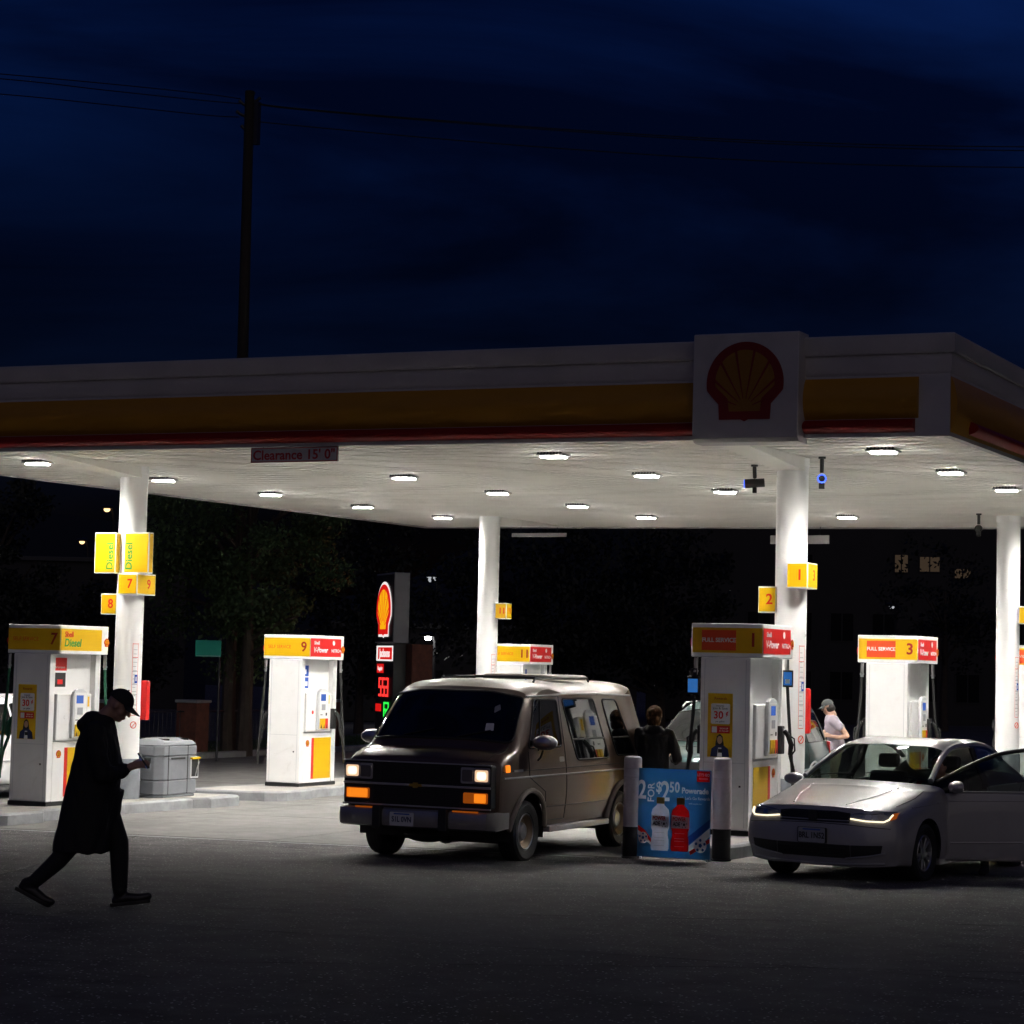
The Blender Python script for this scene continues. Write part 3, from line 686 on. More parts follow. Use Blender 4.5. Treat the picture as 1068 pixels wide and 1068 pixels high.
# long side faces right (+X); long axis along Y
def oct_(hx, hy, c): return [(-hx+c,-hy),(hx-c,-hy),(hx,-hy+c),(hx,hy-c),(hx-c,hy),(-hx+c,hy),(-hx,hy-c),(-hx,-hy+c)]
hx, hy = .36, .62
for z0, z1, m, nm, k in ((0,.05,'bin_grey','foot',.97),(.055,.30,'bin_grey','lower_shell',1),(.306,.72,'bin_grey','middle_shell',.985),(.726,.90,'bin_grey','upper_shell',1)):
    MB().loft([[(x*k,y*k,z) for x,y in oct_(hx,hy,.13)] for z in (z0,z1)]).build(nm, m, t, bevel=.022, seg=3)
rf = MB(); rf.loft([[(x,y,.901) for x,y in oct_(hx,hy,.13)],[(x*.88,y*.86,.985) for x,y in oct_(hx,hy,.13)],[(x*.45,y*.62,1.03) for x,y in oct_(hx,hy,.13)]]).build('lid', 'bin_grey', t, bevel=.04, seg=3)
for yy in (-.36,.22):
    MB().box(hx*.99,hx+.004,yy-.006,yy+.006,.06,.9).build('seam', 'black_plastic', t, smooth=False); MB().box(-.36,.36,yy-.006,yy+.006,1.0,1.032).build('seam','black_plastic',t,smooth=False)
MB().box(hx-.03,hx+.006,-.27,.14,.665,.70).build('hand_slot', 'black_plastic', t, bevel=.004)
MB().box(-.17,.17,-hy-.003,-hy+.03,.60,.70).build('hand_slot','black_plastic',t,bevel=.004)
# washer niche at the far right corner
nb = MB().box(hx-.06,hx+.01,.30,.55,.32,.70).build('washer_niche', 'light_grey', t, bevel=.01)
MB().box(hx+.004,hx+.013,.33,.52,.35,.66).build('niche_opening', 'black_plastic', nb, smooth=False)
MB().box(hx-.02,hx+.05,.30,.55,.655,.69).build('towel_tray', 'yellow', nb, bevel=.004)
MB().tube([(hx+.02,.44,.36),(hx+.03,.47,.5),(hx+.05,.52,.62)], .008, 6).build('squeegee_handle', 'steel', nb)

t.scale = (.93,.93,.90)
# ------------------------------------------------------------------ clearance sign, back signs, cameras under the canopy
t = thing('clearance_sign', 'hanging sign reading Clearance 15 feet at the front canopy edge', 'sign', (-15.93,26.44,5.075))
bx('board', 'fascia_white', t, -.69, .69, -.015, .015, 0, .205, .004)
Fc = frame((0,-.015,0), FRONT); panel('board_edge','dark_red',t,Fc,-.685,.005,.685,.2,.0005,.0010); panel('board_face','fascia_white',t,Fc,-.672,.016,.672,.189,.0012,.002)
text("Clearance", .185, 'dark_red', t, Fc, -.655, .095, .0025, bold=.004, sx=1.05, align='LEFT'); text("15'", .185, 'dark_red', t, Fc, .31, .095, .0025, bold=.004, sx=1.05); text('0"', .185, 'dark_red', t, Fc, .565, .095, .0025, bold=.004, sx=1.05)
for xx in (-.5,.42): MB().cyl((xx,0,.2),(xx,0,.28),.008,n=8).build('hanger','dark_metal',t)
for (x, lab, w_, zb_, hb_) in ((-21.2,'pale hanging board at the rear edge beyond the rear left column',1.35,5.235,.09), (-15.1,'pale hanging board at the rear edge beyond the front right column',1.3,5.07,.18)):
    t = thing('hanging_board', lab, 'sign', (x,45.85,zb_), group='blank boards at the rear canopy edge')
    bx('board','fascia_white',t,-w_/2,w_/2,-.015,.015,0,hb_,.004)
    for xx in (-.45,.45): MB().cyl((xx,0,hb_),(xx,0,sz(x,45.85)-zb_),.008,n=8).build('hanger','dark_metal',t)
mat('ring_blue', (.01,.02,.1), .3, emit=(.05,.12,1), es=3.0)
def cctv(label, x, y, drop, yawd, ring=True, slant=0):
    t = thing('security_camera', label, 'camera', (x,y,sz(x,y)), rz=R(yawd), group='black security cameras under the canopy')
    MB().cyl((0,0,.01),(0,0,-.03),.05,n=16).build('mount','black_plastic',t)
    MB().tube([(0,0,0),(slant*.3,0,-drop*.5),(slant,0,-drop)],.028,8).build('arm','black_plastic',t)
    bd = MB().cyl((slant,.14,-drop-.07),(slant,-.14,-drop-.09),.062,.066,n=20).build('body','black_plastic',t)
    MB().cyl((slant,-.141,-drop-.09),(slant,-.155,-drop-.09),.045,n=20).build('lens','black_print',bd)
    rg = MB(); rg.tube([(slant+.053*math.cos(a),-.146,-drop-.09+.053*math.sin(a)) for a in [2*math.pi*k/20 for k in range(20)]],.009,6,closed=True)
    rg.build('light_ring','ring_blue' if ring else 'black_plastic',bd)
    bx('junction_box','black_plastic',t,slant-.04,slant+.04,-.03,.03,-drop-.22,-drop-.14,.008)
cctv('black camera with a glowing blue ring right of the front column', -9.35, 29.3, .22, 18)
cctv('black camera on a bent arm left of the front column', -10.7, 30.4, .18, -75, slant=-.10)
cctv('small black camera beside the rear right column', -10.2, 41.5, .20, 10, ring=False)

# ------------------------------------------------------------------ bollards and poster
def bollard(label, x, y):
    t = thing('bollard', label, 'bollard', (x,y,gz(x,y)), group='white bollards beside the poster')
    MB().lathe([(0,0),(.115,0),(.118,.02),(.108,.025),(.108,.37)],32).build('base_sleeve','black_rubber',t)
    MB().lathe([(.106,.371),(.106,.95),(.1085,.953),(.1085,.965),(.106,.97),(.106,1.05),(.1085,1.053),(.1085,1.063),(.106,1.07),(.106,1.155),(.100,1.18),(.075,1.195),(0,1.20)],32).build('post','bollard_white',t)
mat('bollard_white', (.62,.56,.56), .5, var=.12, vscale=4, dirt=(2,.5,.8,(.4,.36,.35)))
bollard('white bollard with black foot left of the blue poster', -10.19, 24.83)
bollard('white bollard with black foot right of the blue poster', -9.14, 25.02)
mat('poster_blue', (.10,.29,.52), .4, var=.04, vscale=2, glow=.6); mat('poster_deep', (.03,.11,.33), .4, glow=.55); mat('bottle_white', (.62,.64,.72), .35, var=.12, vscale=9, glow=.55)
mat('bottle_red', (.62,.03,.04), .35, var=.15, vscale=9, glow=.55); mat('poster_white', (.80,.80,.80), .5, glow=.55); mat('poster_red', (.70,.02,.018), .4, glow=.55); mat('poster_black', (.02,.02,.02), .5); mat('cap_gold', (.38,.26,.08), .4, glow=.55)
px, py = -9.60, 24.66
t = thing('advert_board', 'blue drinks poster board standing between the two bollards', 'poster', (px,py,gz(px,py)+.04), rot=(R(-1.5),0,R(4))); t.scale = (.87,1,1)
W_, H_ = .505, 1.02
board = bx('board', 'poster_blue', t, -W_, W_, .0005, .006, 0, H_, 0)
keep = set(bpy.data.objects)
F = frame((0,0,0), FRONT)
text('2', .30, 'poster_white', t, F, -.455, .76, .001, bold=.006, sx=.8); text('FOR', .13, 'poster_white', t, F, -.325, .74, .001, rot=90, bold=.002, sx=.9)
text('$', .17, 'poster_white', t, F, -.22, .80, .001, bold=.004, sx=.9); text('2', .32, 'poster_white', t, F, -.13, .75, .001, bold=.006, sx=.8); text('5', .17, 'poster_white', t, F, -.04, .805, .001, bold=.004, sx=.8); text('0', .17, 'poster_white', t, F, .035, .805, .001, bold=.004, sx=.8)
text('Powerade', .092, 'poster_white', t, F, .285, .775, .001, bold=.003, sx=1.0); text("with Let's Go Rewards", .048, 'poster_white', t, F, .27, .69, .001, bold=.001); text('while supplies last', .025, 'poster_white', t, F, .29, .63, .001)
bd = panel('badge', 'poster_red', t, F, .305, .885, .485, 1.01, .001, .003); text("LET'S GO", .042, 'poster_white', bd, F, .395, .965, .0035, bold=.001); text('REWARDS', .026, 'poster_white', bd, F, .395, .92, .0035)
MB().poly([(-.5,.36),(-.40,.30),(-.28,.17),(-.30,.15),(-.42,.26),(-.5,.30)],.001,.0025,F).build('printed_swoosh','poster_red',t,smooth=False)
MB().poly([(-.5,.30),(-.42,.26),(-.30,.15),(-.31,.13),(-.43,.22),(-.5,.25)],.0012,.0022,F).build('printed_swoosh','poster_white',t,smooth=False)
MB().poly([(.18,.12),(.50,.36),(.50,.26),(.24,.06)],.001,.0025,F).build('printed_swoosh','poster_white',t,smooth=False)
MB().poly([(.16,.22),(.50,.46),(.50,.37),(.18,.13)],.0012,.0022,F).build('printed_swoosh','poster_deep',t,smooth=False)
MB().poly([(.22,.08),(.50,.24),(.50,.19),(.24,.04)],.003,.004,F).build('printed_swoosh','poster_red',t,smooth=False)
def bottle(cx, m, lab):
    hw = .125; y0 = .075
    o = [(cx-hw*.9,y0),(cx-hw,y0+.03),(cx-hw*.97,.20),(cx-hw*.86,.25),(cx-hw*.86,.30),(cx-hw,.34),(cx-hw,.50),(cx-hw*.9,.55),(cx-hw*.42,.60),(cx-hw*.38,.625)]
    o = o + [(2*cx-x,y) for x,y in o[::-1]]
    p = MB().poly(o[::-1],.003,.0055,F).build('printed_bottle',m,t,smooth=False)
    panel('printed_cap','cap_gold',p,F,cx-hw*.45,.615,cx+hw*.45,.69,.006,.007,r=.01)
    MB().poly([(cx-hw*.96,.34),(cx+hw*.96,.34),(cx+hw*.96,.47),(cx-hw*.96,.49)],.006,.0068,F).build('printed_label',lab,p,smooth=False)
    text('POWER', .062, 'bottle_red' if lab == 'poster_white' else 'poster_white', p, F, cx-.015, .445, .007, bold=.002, sx=.85); text('ADE', .062, 'poster_black' if lab == 'poster_white' else 'poster_white', p, F, cx-.05, .385, .007, bold=.002, sx=.85)
    MB().poly(circ(cx+.055,.385,.042,18),.0071,.0076,F).build('printed_ball','poster_white',p,smooth=False); MB().poly(circ(cx+.055,.385,.018,5),.0078,.0083,F).build('printed_ball_patch','poster_black',p,smooth=False)
    for a in range(5):
        aa = R(90+72*a); MB().poly([(cx+.055+.040*math.cos(aa-.3),.385+.040*math.sin(aa-.3)),(cx+.055+.040*math.cos(aa+.3),.385+.040*math.sin(aa+.3)),(cx+.055+.028*math.cos(aa),.385+.028*math.sin(aa))],.0078,.0083,F).build('printed_ball_patch','poster_black',p,smooth=False)
    for yy in (.13,.19,.22,.28): panel('printed_ridge','bottle_white' if m!='bottle_white' else 'grey_print',p,F,cx-hw*.6,yy,cx+hw*.5,yy+.004,.006,.0065)
bottle(-.19,'bottle_white','poster_white'); bottle(.09,'bottle_red','poster_white')
for bxx, byy, br in ((-.425,.215,.065),(.375,.155,.085)):
    p = MB().poly(circ(bxx,byy,br,26),.004,.0055,F).build('printed_ball','poster_white',t,smooth=False)
    MB().poly(circ(bxx,byy,br*.32,5),.006,.0065,F).build('printed_ball_patch','poster_deep',p,smooth=False)
    for a in range(5):
        aa = R(90+72*a); MB().poly(circ(bxx+br*.72*math.cos(aa),byy+br*.72*math.sin(aa),br*.22,6),.006,.0065,F).build('printed_ball_patch','poster_deep',p,smooth=False)

# the print lets light through: cut the blue sheet where other colours are printed
bpy.context.view_layer.update()
cm = MB()
for o in [o for o in bpy.data.objects if o not in keep and o.parent == t]:
    vs = [v.co.copy() for v in o.data.vertices]; mid = (min(v.y for v in vs)+max(v.y for v in vs))/2
    for v in vs: v.y = .03 if v.y > mid else -.03
    cm.add(vs, [tuple(p.vertices) for p in o.data.polygons])
cutter = cm.build('cutter', 'poster_blue', t, smooth=False)
md = board.modifiers.new('cut','BOOLEAN'); md.operation = 'DIFFERENCE'; md.solver = 'EXACT'; md.use_self = True; md.object = cutter
bpy.context.view_layer.update()
nm_ = evaluated(board); board.modifiers.clear()
if len(nm_.polygons) > 20: board.data = nm_; board.data.name = 'board'
bpy.data.objects.remove(cutter)
for f_ in (-.46,.46): bx('frame_post', 'white_plastic', t, f_-.012, f_+.012, .0075, .03, -.03, H_-.01, .003)
# ------------------------------------------------------------------ background
FPX = 2355.56
def at(u, v, depth):
    X = (u-534); Y = (v-533.94); cr_, sr_ = math.cos(ROLL), math.sin(ROLL)
    X, Y = (X*cr_+Y*sr_)/FPX, (-X*sr_+Y*cr_)/FPX
    fw = math.cos(PITCH)+Y*math.sin(PITCH); up = math.sin(PITCH)-Y*math.cos(PITCH)
    s, c = math.sin(YAW), math.cos(YAW)
    r = Vector((X*c-fw*s, X*s+fw*c, up)); return Vector((0,0,CAM_H)) + r*(depth/fw)
def gnd(u, depth):
    p = at(u, 720, depth); return Vector((p.x, p.y, max(-.5, gz(p.x, p.y))-.05))
# price sign
mat('sign_red', (.3,.01,.01), .4, emit=(.85,.012,.01), es=.75); mat('sign_yellow', (.6,.4,.02), .4, emit=(1,.45,.006), es=.95); mat('sign_white', (.7,.7,.7), .4, emit=(1,.98,.95), es=.9)
mat('led_red', (.2,.01,.01), .4, emit=(1,.035,.03), es=1.6); mat('led_green', (.01,.2,.02), .4, emit=(.03,.9,.08), es=1.2)
mat('cabinet_grey', (.33,.33,.34), .5, var=.08); mat('cabinet_dark', (.035,.035,.038), .5)
p = at(407,720,60); z0 = gz(p.x,p.y)
t = thing('price_sign', 'tall price pylon with lit shell emblem and red and green numbers', 'price sign', (p.x,p.y,z0), rz=R(-46.2))
HT = 4.82
bx('lower_cabinet','cabinet_dark',t,-.86,.86,-.17,.17,0,HT-1.86,.01); bx('upper_cabinet','cabinet_grey',t,-.93,.93,-.21,.21,HT-1.85,HT,.02)
bx('brick_base','brick',t,-1.25,1.35,.19,.75,0,2.95,.01)
F = frame((0,-.21,0),FRONT); panel('cabinet_face','cabinet_dark',t,F,-.88,HT-1.80,.88,HT-.05,.001,.006)
pecten(t,F,0,HT-1.62,1.38,d=.02,mr='sign_red',my='sign_yellow',halo='sign_white',th=.02)
F = frame((0,-.17,0),FRONT)
b_ = panel('brand_panel','sign_white',t,F,-.80,2.50,.80,2.90,.001,.02); panel('brand_band','sign_red',b_,F,-.62,2.54,.78,2.86,.021,.026); text('Jacksons',.30,'sign_white',b_,F,.06,2.70,.03,bold=.008)
SEG = {'0':'abcdef','1':'bc','2':'abged','3':'abgcd','4':'fgbc','5':'afgcd','6':'afgecd','7':'abc','8':'abcdefg','9':'abcdfg'}
def seg7(s, x, y, h, m, parent):
    w = h*.52; th = h*.13
    for ch in s:
        b = MB()
        R_ = {'a':(x,y+h-th,x+w,y+h),'d':(x,y,x+w,y+th),'g':(x,y+h/2-th/2,x+w,y+h/2+th/2),'f':(x,y+h/2+.01,x+th,y+h-.01),'b':(x+w-th,y+h/2+.01,x+w,y+h-.01),'e':(x,y+.01,x+th,y+h/2-.01),'c':(x+w-th,y+.01,x+w,y+h/2-.01)}
        for k in SEG[ch]:
            x0,y0,x1,y1 = R_[k]; b.poly([(x0,y0),(x1,y0),(x1,y1),(x0,y1)],.01,.02,F)
        b.build('price_digit',m,parent,smooth=False); x += w*1.32
g1 = panel('grade_panel','sign_red',t,F,-.75,2.18,-.10,2.42,.001,.01); text('Regular',.16,'sign_white',g1,F,-.42,2.30,.012)
seg7('553',-.50,1.56,.50,'led_red',t)
g2 = panel('grade_panel','sign_red',t,F,-.80,1.16,-.25,1.36,.001,.01); seg7('62',.05,1.02,.40,'led_green',t)
panel('grade_panel','sign_red',t,F,-.80,.20,-.30,.55,.001,.01)

# street name sign
p = gnd(228,55)
t = thing('street_sign', 'green street name plate on a thin pole under the tree', 'street sign', p, rz=R(18))
top = at(228,668,55).z-p.z
MB().cyl((0,0,0),(0,0,top+.05),.03,n=10).build('pole','dark_metal',t); bx('plate','street_green',t,-.60,.04,-.045,-.033,top-.40,top,.004); panel('plate_edge','white_print',t,frame((0,-.045,0),FRONT),-.58,top-.385,.02,top-.375,.001,.002)

# utility pole and wires
p = gnd(244,62); pt = at(255,95,62)
t = thing('utility_pole', 'tall dark wooden utility pole behind the canopy', 'utility pole', p)
dz = pt.z-p.z; off = Vector((pt.x-p.x-.0, pt.y-p.y, 0))*.35
MB().tube([(0,0,0),off*.5+Vector((0,0,dz*.5)),off+Vector((0,0,dz))],[.20,.165,.13],16).build('shaft','wood_pole',t)
tp = off+Vector((0,0,dz)); rv = Vector((.9,.43,0))
for k, (h, s) in enumerate(((.35,.30),(.75,-.35),(.45,-.28),(.95,.30),(1.15,-.2),(.2,.12))):
    b0 = tp+Vector((0,0,-h)); MB().tube([b0, b0+rv*s*.7+Vector((0,0,.10)), b0+rv*s+Vector((0,0,.18))],[.05,.04,.05],8).build('insulator','dark_metal',t)
MB().box(-.08,.08,-.08,.08,-1.5,-.3,Matrix.Translation(tp+rv*.22)).build('bracket','dark_metal',t)
wl = [([(251,103),(215,98),(120,88),(0,77),(-250,55)],(62,61,58,55,49),'upper overhead wire running left from the utility pole'),
      ([(250,108),(205,104),(110,94),(0,82),(-250,64)],(62,61,58,55,49),'middle overhead wire running left from the utility pole'),
      ([(249,122),(215,120),(110,109),(0,98),(-250,80)],(62,61,58,55,49),'lower overhead wire running left from the utility pole'),
      ([(262,104),(300,112),(534,131),(800,147),(1068,153),(1400,150)],(62,62,62,62,62,62),'upper overhead wire running right across the sky'),
      ([(262,107),(310,114),(534,132.5),(800,149.5),(1068,157),(1400,156)],(62,62,62,62,62,62),'middle overhead wire running right across the sky'),
      ([(258,125),(300,130),(534,151),(800,168),(1068,174.5),(1400,172)],(62,62,62,62,62,62),'lowest overhead wire running right across the sky')]
for P_, D_, lab in wl:
    pts = [at(u,v,d) for (u,v),d in zip(P_,D_)]; q = []
    for i in range(len(pts)-1):
        a, b2, c2, d2 = pts[max(0,i-1)], pts[i], pts[i+1], pts[min(len(pts)-1,i+2)]
        for k in range(5):
            u = k/5; q.append(.5*((2*b2)+(c2-a)*u+(2*a-5*b2+4*c2-d2)*u*u+(3*b2-a-3*c2+d2)*u**3))
    q.append(pts[-1]); o = q[0].copy()
    w_ = MB().tube([x-o for x in q],.015,6).build('overhead_wire','wire'); w_.location = o; tag(w_,lab,'wire','overhead wires at the utility pole')

# trees
def tree(label, base, h, rx, ry, z0, seed, nleaf, leaf='leaf', trunks=((0,0),), ls=.16, lean=0):
    r_ = random.Random(seed); t = thing('tree', label, 'tree', base, group='dark trees around the station')
    tips = []
    tk = MB()
    for (dx, dy) in trunks:
        P0 = Vector((dx,dy,0)); P1 = Vector((dx*1.1+lean*.3,dy,z0)); P2 = Vector((dx*.7+lean,dy*.7,h*.72))
        tk.tube([P0,P0.lerp(P1,.5)+Vector((r_.uniform(-.06,.06),0,0)),P1,P2],[.20*h/8,.16*h/8,.14*h/8,.04],10)
        for k in range(9):
            a = r_.uniform(0,6.28); s = P1.lerp(P2, r_.uniform(0,.8)); e = s+Vector((math.cos(a)*rx*r_.uniform(.45,.8),math.sin(a)*ry*r_.uniform(.45,.8),r_.uniform(.4,.28*h)))
            tk.tube([s,s.lerp(e,.5)+Vector((0,0,.1)),e],[.07*h/8,.045*h/8,.012],7); tips.append(e)
    tk.build('trunk','bark',t)
    cz = (z0+h)/2; hz = (h-z0)/2; cl = []
    for k in range(46):
        while True:
            d = Vector((r_.uniform(-1,1),r_.uniform(-1,1),r_.uniform(-1,1)))
            if .25 < d.length < 1: break
        cl.append((Vector((d.x*rx+lean,d.y*ry,cz+d.z*hz)), r_.uniform(.35,.8)*min(rx,ry)*.55))
    b = MB()
    for k in range(nleaf):
        c, rr = r_.choice(cl); d = Vector((r_.gauss(0,1),r_.gauss(0,1),r_.gauss(0,1))).normalized()*rr*r_.uniform(.3,1.05); d.z *= .7
        p = c+d; a = Vector((r_.gauss(0,1),r_.gauss(0,1),r_.gauss(0,1))).normalized(); c2 = a.orthogonal().normalized(); s = ls*r_.uniform(.6,1.25)
        b.add([p, p+a*s*.5+c2*s*.28, p+a*s, p+a*s*.5-c2*s*.28], [(0,1,2,3)])
    b.build('crown', leaf, t, smooth=False)
tree('broad leafy tree behind the street name sign', gnd(250,59), 9.5, 2.6, 2.8, 2.3, 3, 26000, ls=.13, trunks=((-.35,.1),(.25,-.1)))
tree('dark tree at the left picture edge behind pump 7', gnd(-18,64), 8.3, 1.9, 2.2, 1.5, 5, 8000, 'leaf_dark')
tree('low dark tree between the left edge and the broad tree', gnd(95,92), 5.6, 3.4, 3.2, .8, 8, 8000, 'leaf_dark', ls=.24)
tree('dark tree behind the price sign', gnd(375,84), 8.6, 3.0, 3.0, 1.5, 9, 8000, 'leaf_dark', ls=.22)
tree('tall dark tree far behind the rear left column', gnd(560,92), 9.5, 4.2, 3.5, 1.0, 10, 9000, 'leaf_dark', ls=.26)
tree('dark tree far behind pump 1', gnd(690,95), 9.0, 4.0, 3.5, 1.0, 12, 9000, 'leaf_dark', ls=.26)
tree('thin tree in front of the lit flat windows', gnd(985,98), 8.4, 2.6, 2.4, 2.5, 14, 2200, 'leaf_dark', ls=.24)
# brick piers and railing behind the verge
def pier(u, d, label, w, h):
    p = gnd(u,d); t = thing('brick_pier', label, 'pier', p, group='brick piers in the boundary railing')
    bx('shaft','brick',t,-w/2,w/2,-w/2,w/2,0,h,.01); bx('cap','kerb_grey',t,-w/2-.04,w/2+.04,-w/2-.04,w/2+.04,h+.001,h+.08,.015)
    return p
pa = pier(202,58,'squat brick pier right of the grey service bin',.60,1.42); pb = pier(120,56,'brick pier hidden behind the front left column',.60,1.42); pc = pier(340,63,'brick pier behind the price pylon',.60,1.42)
for a, b2, lab in ((pb,pa,'dark metal railing left of the brick pier'),(pa,pc,'dark metal railing between the brick piers')):
    t = thing('railing', lab, 'railing', a, group='dark railings along the boundary'); d = b2-a; L = d.length; n = int(L/.14)
    rl = MB(); rl.tube([(0,0,1.2),(d.x,d.y,d.z+1.2)],.02,6); rl.tube([(0,0,.2),(d.x,d.y,d.z+.2)],.02,6); rl.build('rail','dark_metal',t)
    pk = MB()
    for k in range(1,n): q = d*(k/n); pk.cyl((q.x,q.y,q.z),(q.x,q.y,q.z+1.25),.010,n=5)
    o = pk.build('pickets','dark_metal',t); o['kind'] = 'stuff'
# buildings
def building(name, label, u, depth, w, d, h, rz, wins, lit):
    p = gnd(u,depth); t = thing(name, label, 'building', p, rz=rz, group='dark buildings behind the station')
    bx('wall','dark_wall',t,-w/2,w/2,0,d,0,h,.02); bx('roof','cabinet_dark',t,-w/2-.2,w/2+.2,-.2,d+.2,h+.001,h+.25,.02)
    F = frame((0,0,0),FRONT)
    for i,(x,z,ww,hh) in enumerate(wins):
        f = panel('window','dark_wall',t,F,x-ww/2-.06,z-.06,x+ww/2+.06,z+hh+.06,.001,.04); panel('pane','warm_window' if i in lit else 'dark_window',f,F,x-ww/2,z,x-.03,z+hh,.041,.045); panel('pane','warm_window' if i in lit else 'dark_window',f,F,x+.03,z,x+ww/2,z+hh,.041,.045)
wn = [(-9.5+2.05*i, 1.2+2.9*j, 1.1, 1.35) for j in range(4) for i in range(10) if (i*7+j*3)%5 and not (j==2 and i in (4,5,6))]
building('apartment_building','dark apartment block with a few warm lit windows', 905, 112, 22, 10, 12.5, YAW-.15, wn+[(1.57,7.55,.62,.85),(2.95,7.6,.95,.72),(4.55,7.3,.75,.45)], (len(wn),len(wn)+1,len(wn)+2))
building('warehouse','low dark warehouse beyond the price pylon', 505, 104, 14, 9, 4.3, YAW, [(-5+2.5*i,1.2,1.2,1.2) for i in range(5)], ())
building('terrace_building','dark flat block at the far left', 40, 125, 16, 9, 8.0, YAW, [(-6+2.6*i,1.2+2.9*j,1.1,1.3) for j in range(2) for i in range(5)], ())
# street lamps far away
mat('lamp_white', (1,1,1), .5, emit=(1,.98,.93), es=160); mat('lamp_dim', (1,1,1), .5, emit=(.9,.95,1), es=6); mat('lamp_warm', (1,.8,.5), .5, emit=(1,.62,.3), es=2.2); mat('lamp_faint', (1,1,1), .5, emit=(.8,.85,.9), es=.5)
for u, v, d, m, r, lab in ((445,665,95,'lamp_white',.11,'bright white street lamp right of the price pylon'),(400,649,120,'lamp_dim',.16,'small white street lamp above the price pylon'),(105,531,110,'lamp_warm',.13,'warm street lamp above the Diesel flags'),(80,565,130,'lamp_warm',.13,'lower warm street lamp left of the Diesel flags'),(447,603,110,'lamp_faint',.2,'faint street lamp above the bright white one'),(929,633,105,'lamp_faint',.1,'tiny white lamp above pump 3')):
    p = gnd(u,d); top = at(u,v,d); t = thing('street_lamp', lab, 'street lamp', p, group='far street lamps'); h = top.z-p.z
    MB().tube([(.0,.6,0),(0,.6,h*.95),(0,.35,h+.22),(0,0,h+.2)],[.08,.06,.05,.05],8).build('post','dark_metal',t); MB().ell((0,0,h+.12),(.35,.25,.10),12,6).build('hood','dark_metal',t)
    MB().ell((0,0,h),(r*1.3,r,r),12,8).build('lamp',m,t)
# ------------------------------------------------------------------ vehicles
def net_body(cols, front, rear, tags, level=3, crease=None, wheels=(), WR=.36):
    """cols[i][j] = half-section points (j: 0 underside .. 7 centre line); front/rear[a][b]: three inner columns x three levels.
    returns {(tag, side): (verts, faces)} after subdivision; side 0 = both"""
    bm = bmesh.new(); names = sorted(set(tags.values()) | {'body'}); idx = {n:i for i,n in enumerate(names)}
    cache = {}
    def V(p, s):
        x, y, z = p; k = (round(s*x,5), round(y,5), round(z,5))
        if k not in cache: cache[k] = bm.verts.new((s*x,y,z))
        return cache[k]
    sl = bm.faces.layers.int.new('side')
    def Fc(ps, s, tg):
        vs = []
        for p in ps:
            v = V(p,s)
            if v not in vs: vs.append(v)
        if len(vs) < 3: return
        if s < 0: vs = vs[::-1]
        try: f = bm.faces.new(vs)
        except ValueError: return
        f.material_index = idx[tg]; f[sl] = 1 if s > 0 else 2
    n = len(cols)
    for s in (1,-1):
        for i in range(n-1):
            for j in range(7):
                Fc([cols[i][j],cols[i+1][j],cols[i+1][j+1],cols[i][j+1]], s, tags.get((i,j),'body'))
        for cap, ring, key in ((front,cols[0],'F'),(rear,cols[-1],'R')):
            G = [[ring[1],ring[2],ring[3],ring[4]]] + [list(cap[a])+[ring[5+a]] for a in range(3)]
            for a in range(3):
                for b in range(3):
                    q = [G[a][b],G[a][b+1],G[a+1][b+1],G[a+1][b]]
                    if key == 'R': q = q[::-1]
                    Fc(q, s, tags.get((key,a,b),'body'))
    bm.normal_update()
    cl = bm.edges.layers.float.new('crease_edge')
    if crease:
        for e in bm.edges:
            c = crease(e.verts[0].co, e.verts[1].co)
            if c: e[cl] = c
    me = bpy.data.meshes.new('net'); bm.to_mesh(me); bm.free()
    o = bpy.data.objects.new('net', me); col.objects.link(o)
    for nm in names: me.materials.append(None)
    md = o.modifiers.new('s','SUBSURF'); md.levels = md.render_levels = level; md.boundary_smooth = 'PRESERVE_CORNERS'
    tgt = [v.co.copy() for v in me.vertices]          # pull the control points so that the smooth surface passes near them
    for it in range(3):
        ev = evaluated(o)
        for v, q in zip(me.vertices, tgt): v.co += (q-ev.vertices[v.index].co)*.75
        bpy.data.meshes.remove(ev); me.update()
    ev = evaluated(o); bpy.data.objects.remove(o)
    bm = bmesh.new(); bm.from_mesh(ev)
    sl = bm.faces.layers.int.get('side')
    bmesh.ops.recalc_face_normals(bm, faces=bm.faces)
    # wheel arches
    for (wy, wz, r) in wheels:
        inside = set(v for v in bm.verts if abs(v.co.x) > .45 and (v.co.y-wy)**2+(v.co.z-wz)**2 < r*r)
        kill = [f for f in bm.faces if all(v in inside for v in f.verts)]
        bmesh.ops.delete(bm, geom=kill, context='FACES_ONLY')
        for v in inside:
            if v.is_valid and v.link_faces:
                d = Vector((v.co.y-wy, v.co.z-wz))
                if d.length < 1e-4: continue
                d = d.normalized()*r; v.co.y, v.co.z = wy+d.x, wz+d.y
    bvh = BVHTree.FromBMesh(bm)
    out = {}
    for f in bm.faces:
        k = (names[f.material_index], f[sl]); v, fc, mp = out.setdefault(k, ([],[],{})); ids = []
        for vv in f.verts:
            if vv.index not in mp: mp[vv.index] = len(v); v.append(vv.co.copy())
            ids.append(mp[vv.index])
        fc.append(tuple(ids))
    bm.free(); bpy.data.meshes.remove(ev)
    return out, bvh
def emit(out, keys, name, m, parent, ang=40, origin=None, solid=0):
    b = MB()
    for k in keys:
        if k in out: b.add([v-(origin or Vector()) for v in out[k][0]], out[k][1])
    if not b.v: return None
    o = b.build(name, m, parent, ang=ang)
    if solid:
        md = o.modifiers.new('t','SOLIDIFY'); md.thickness = solid; md.offset = -1
    return o
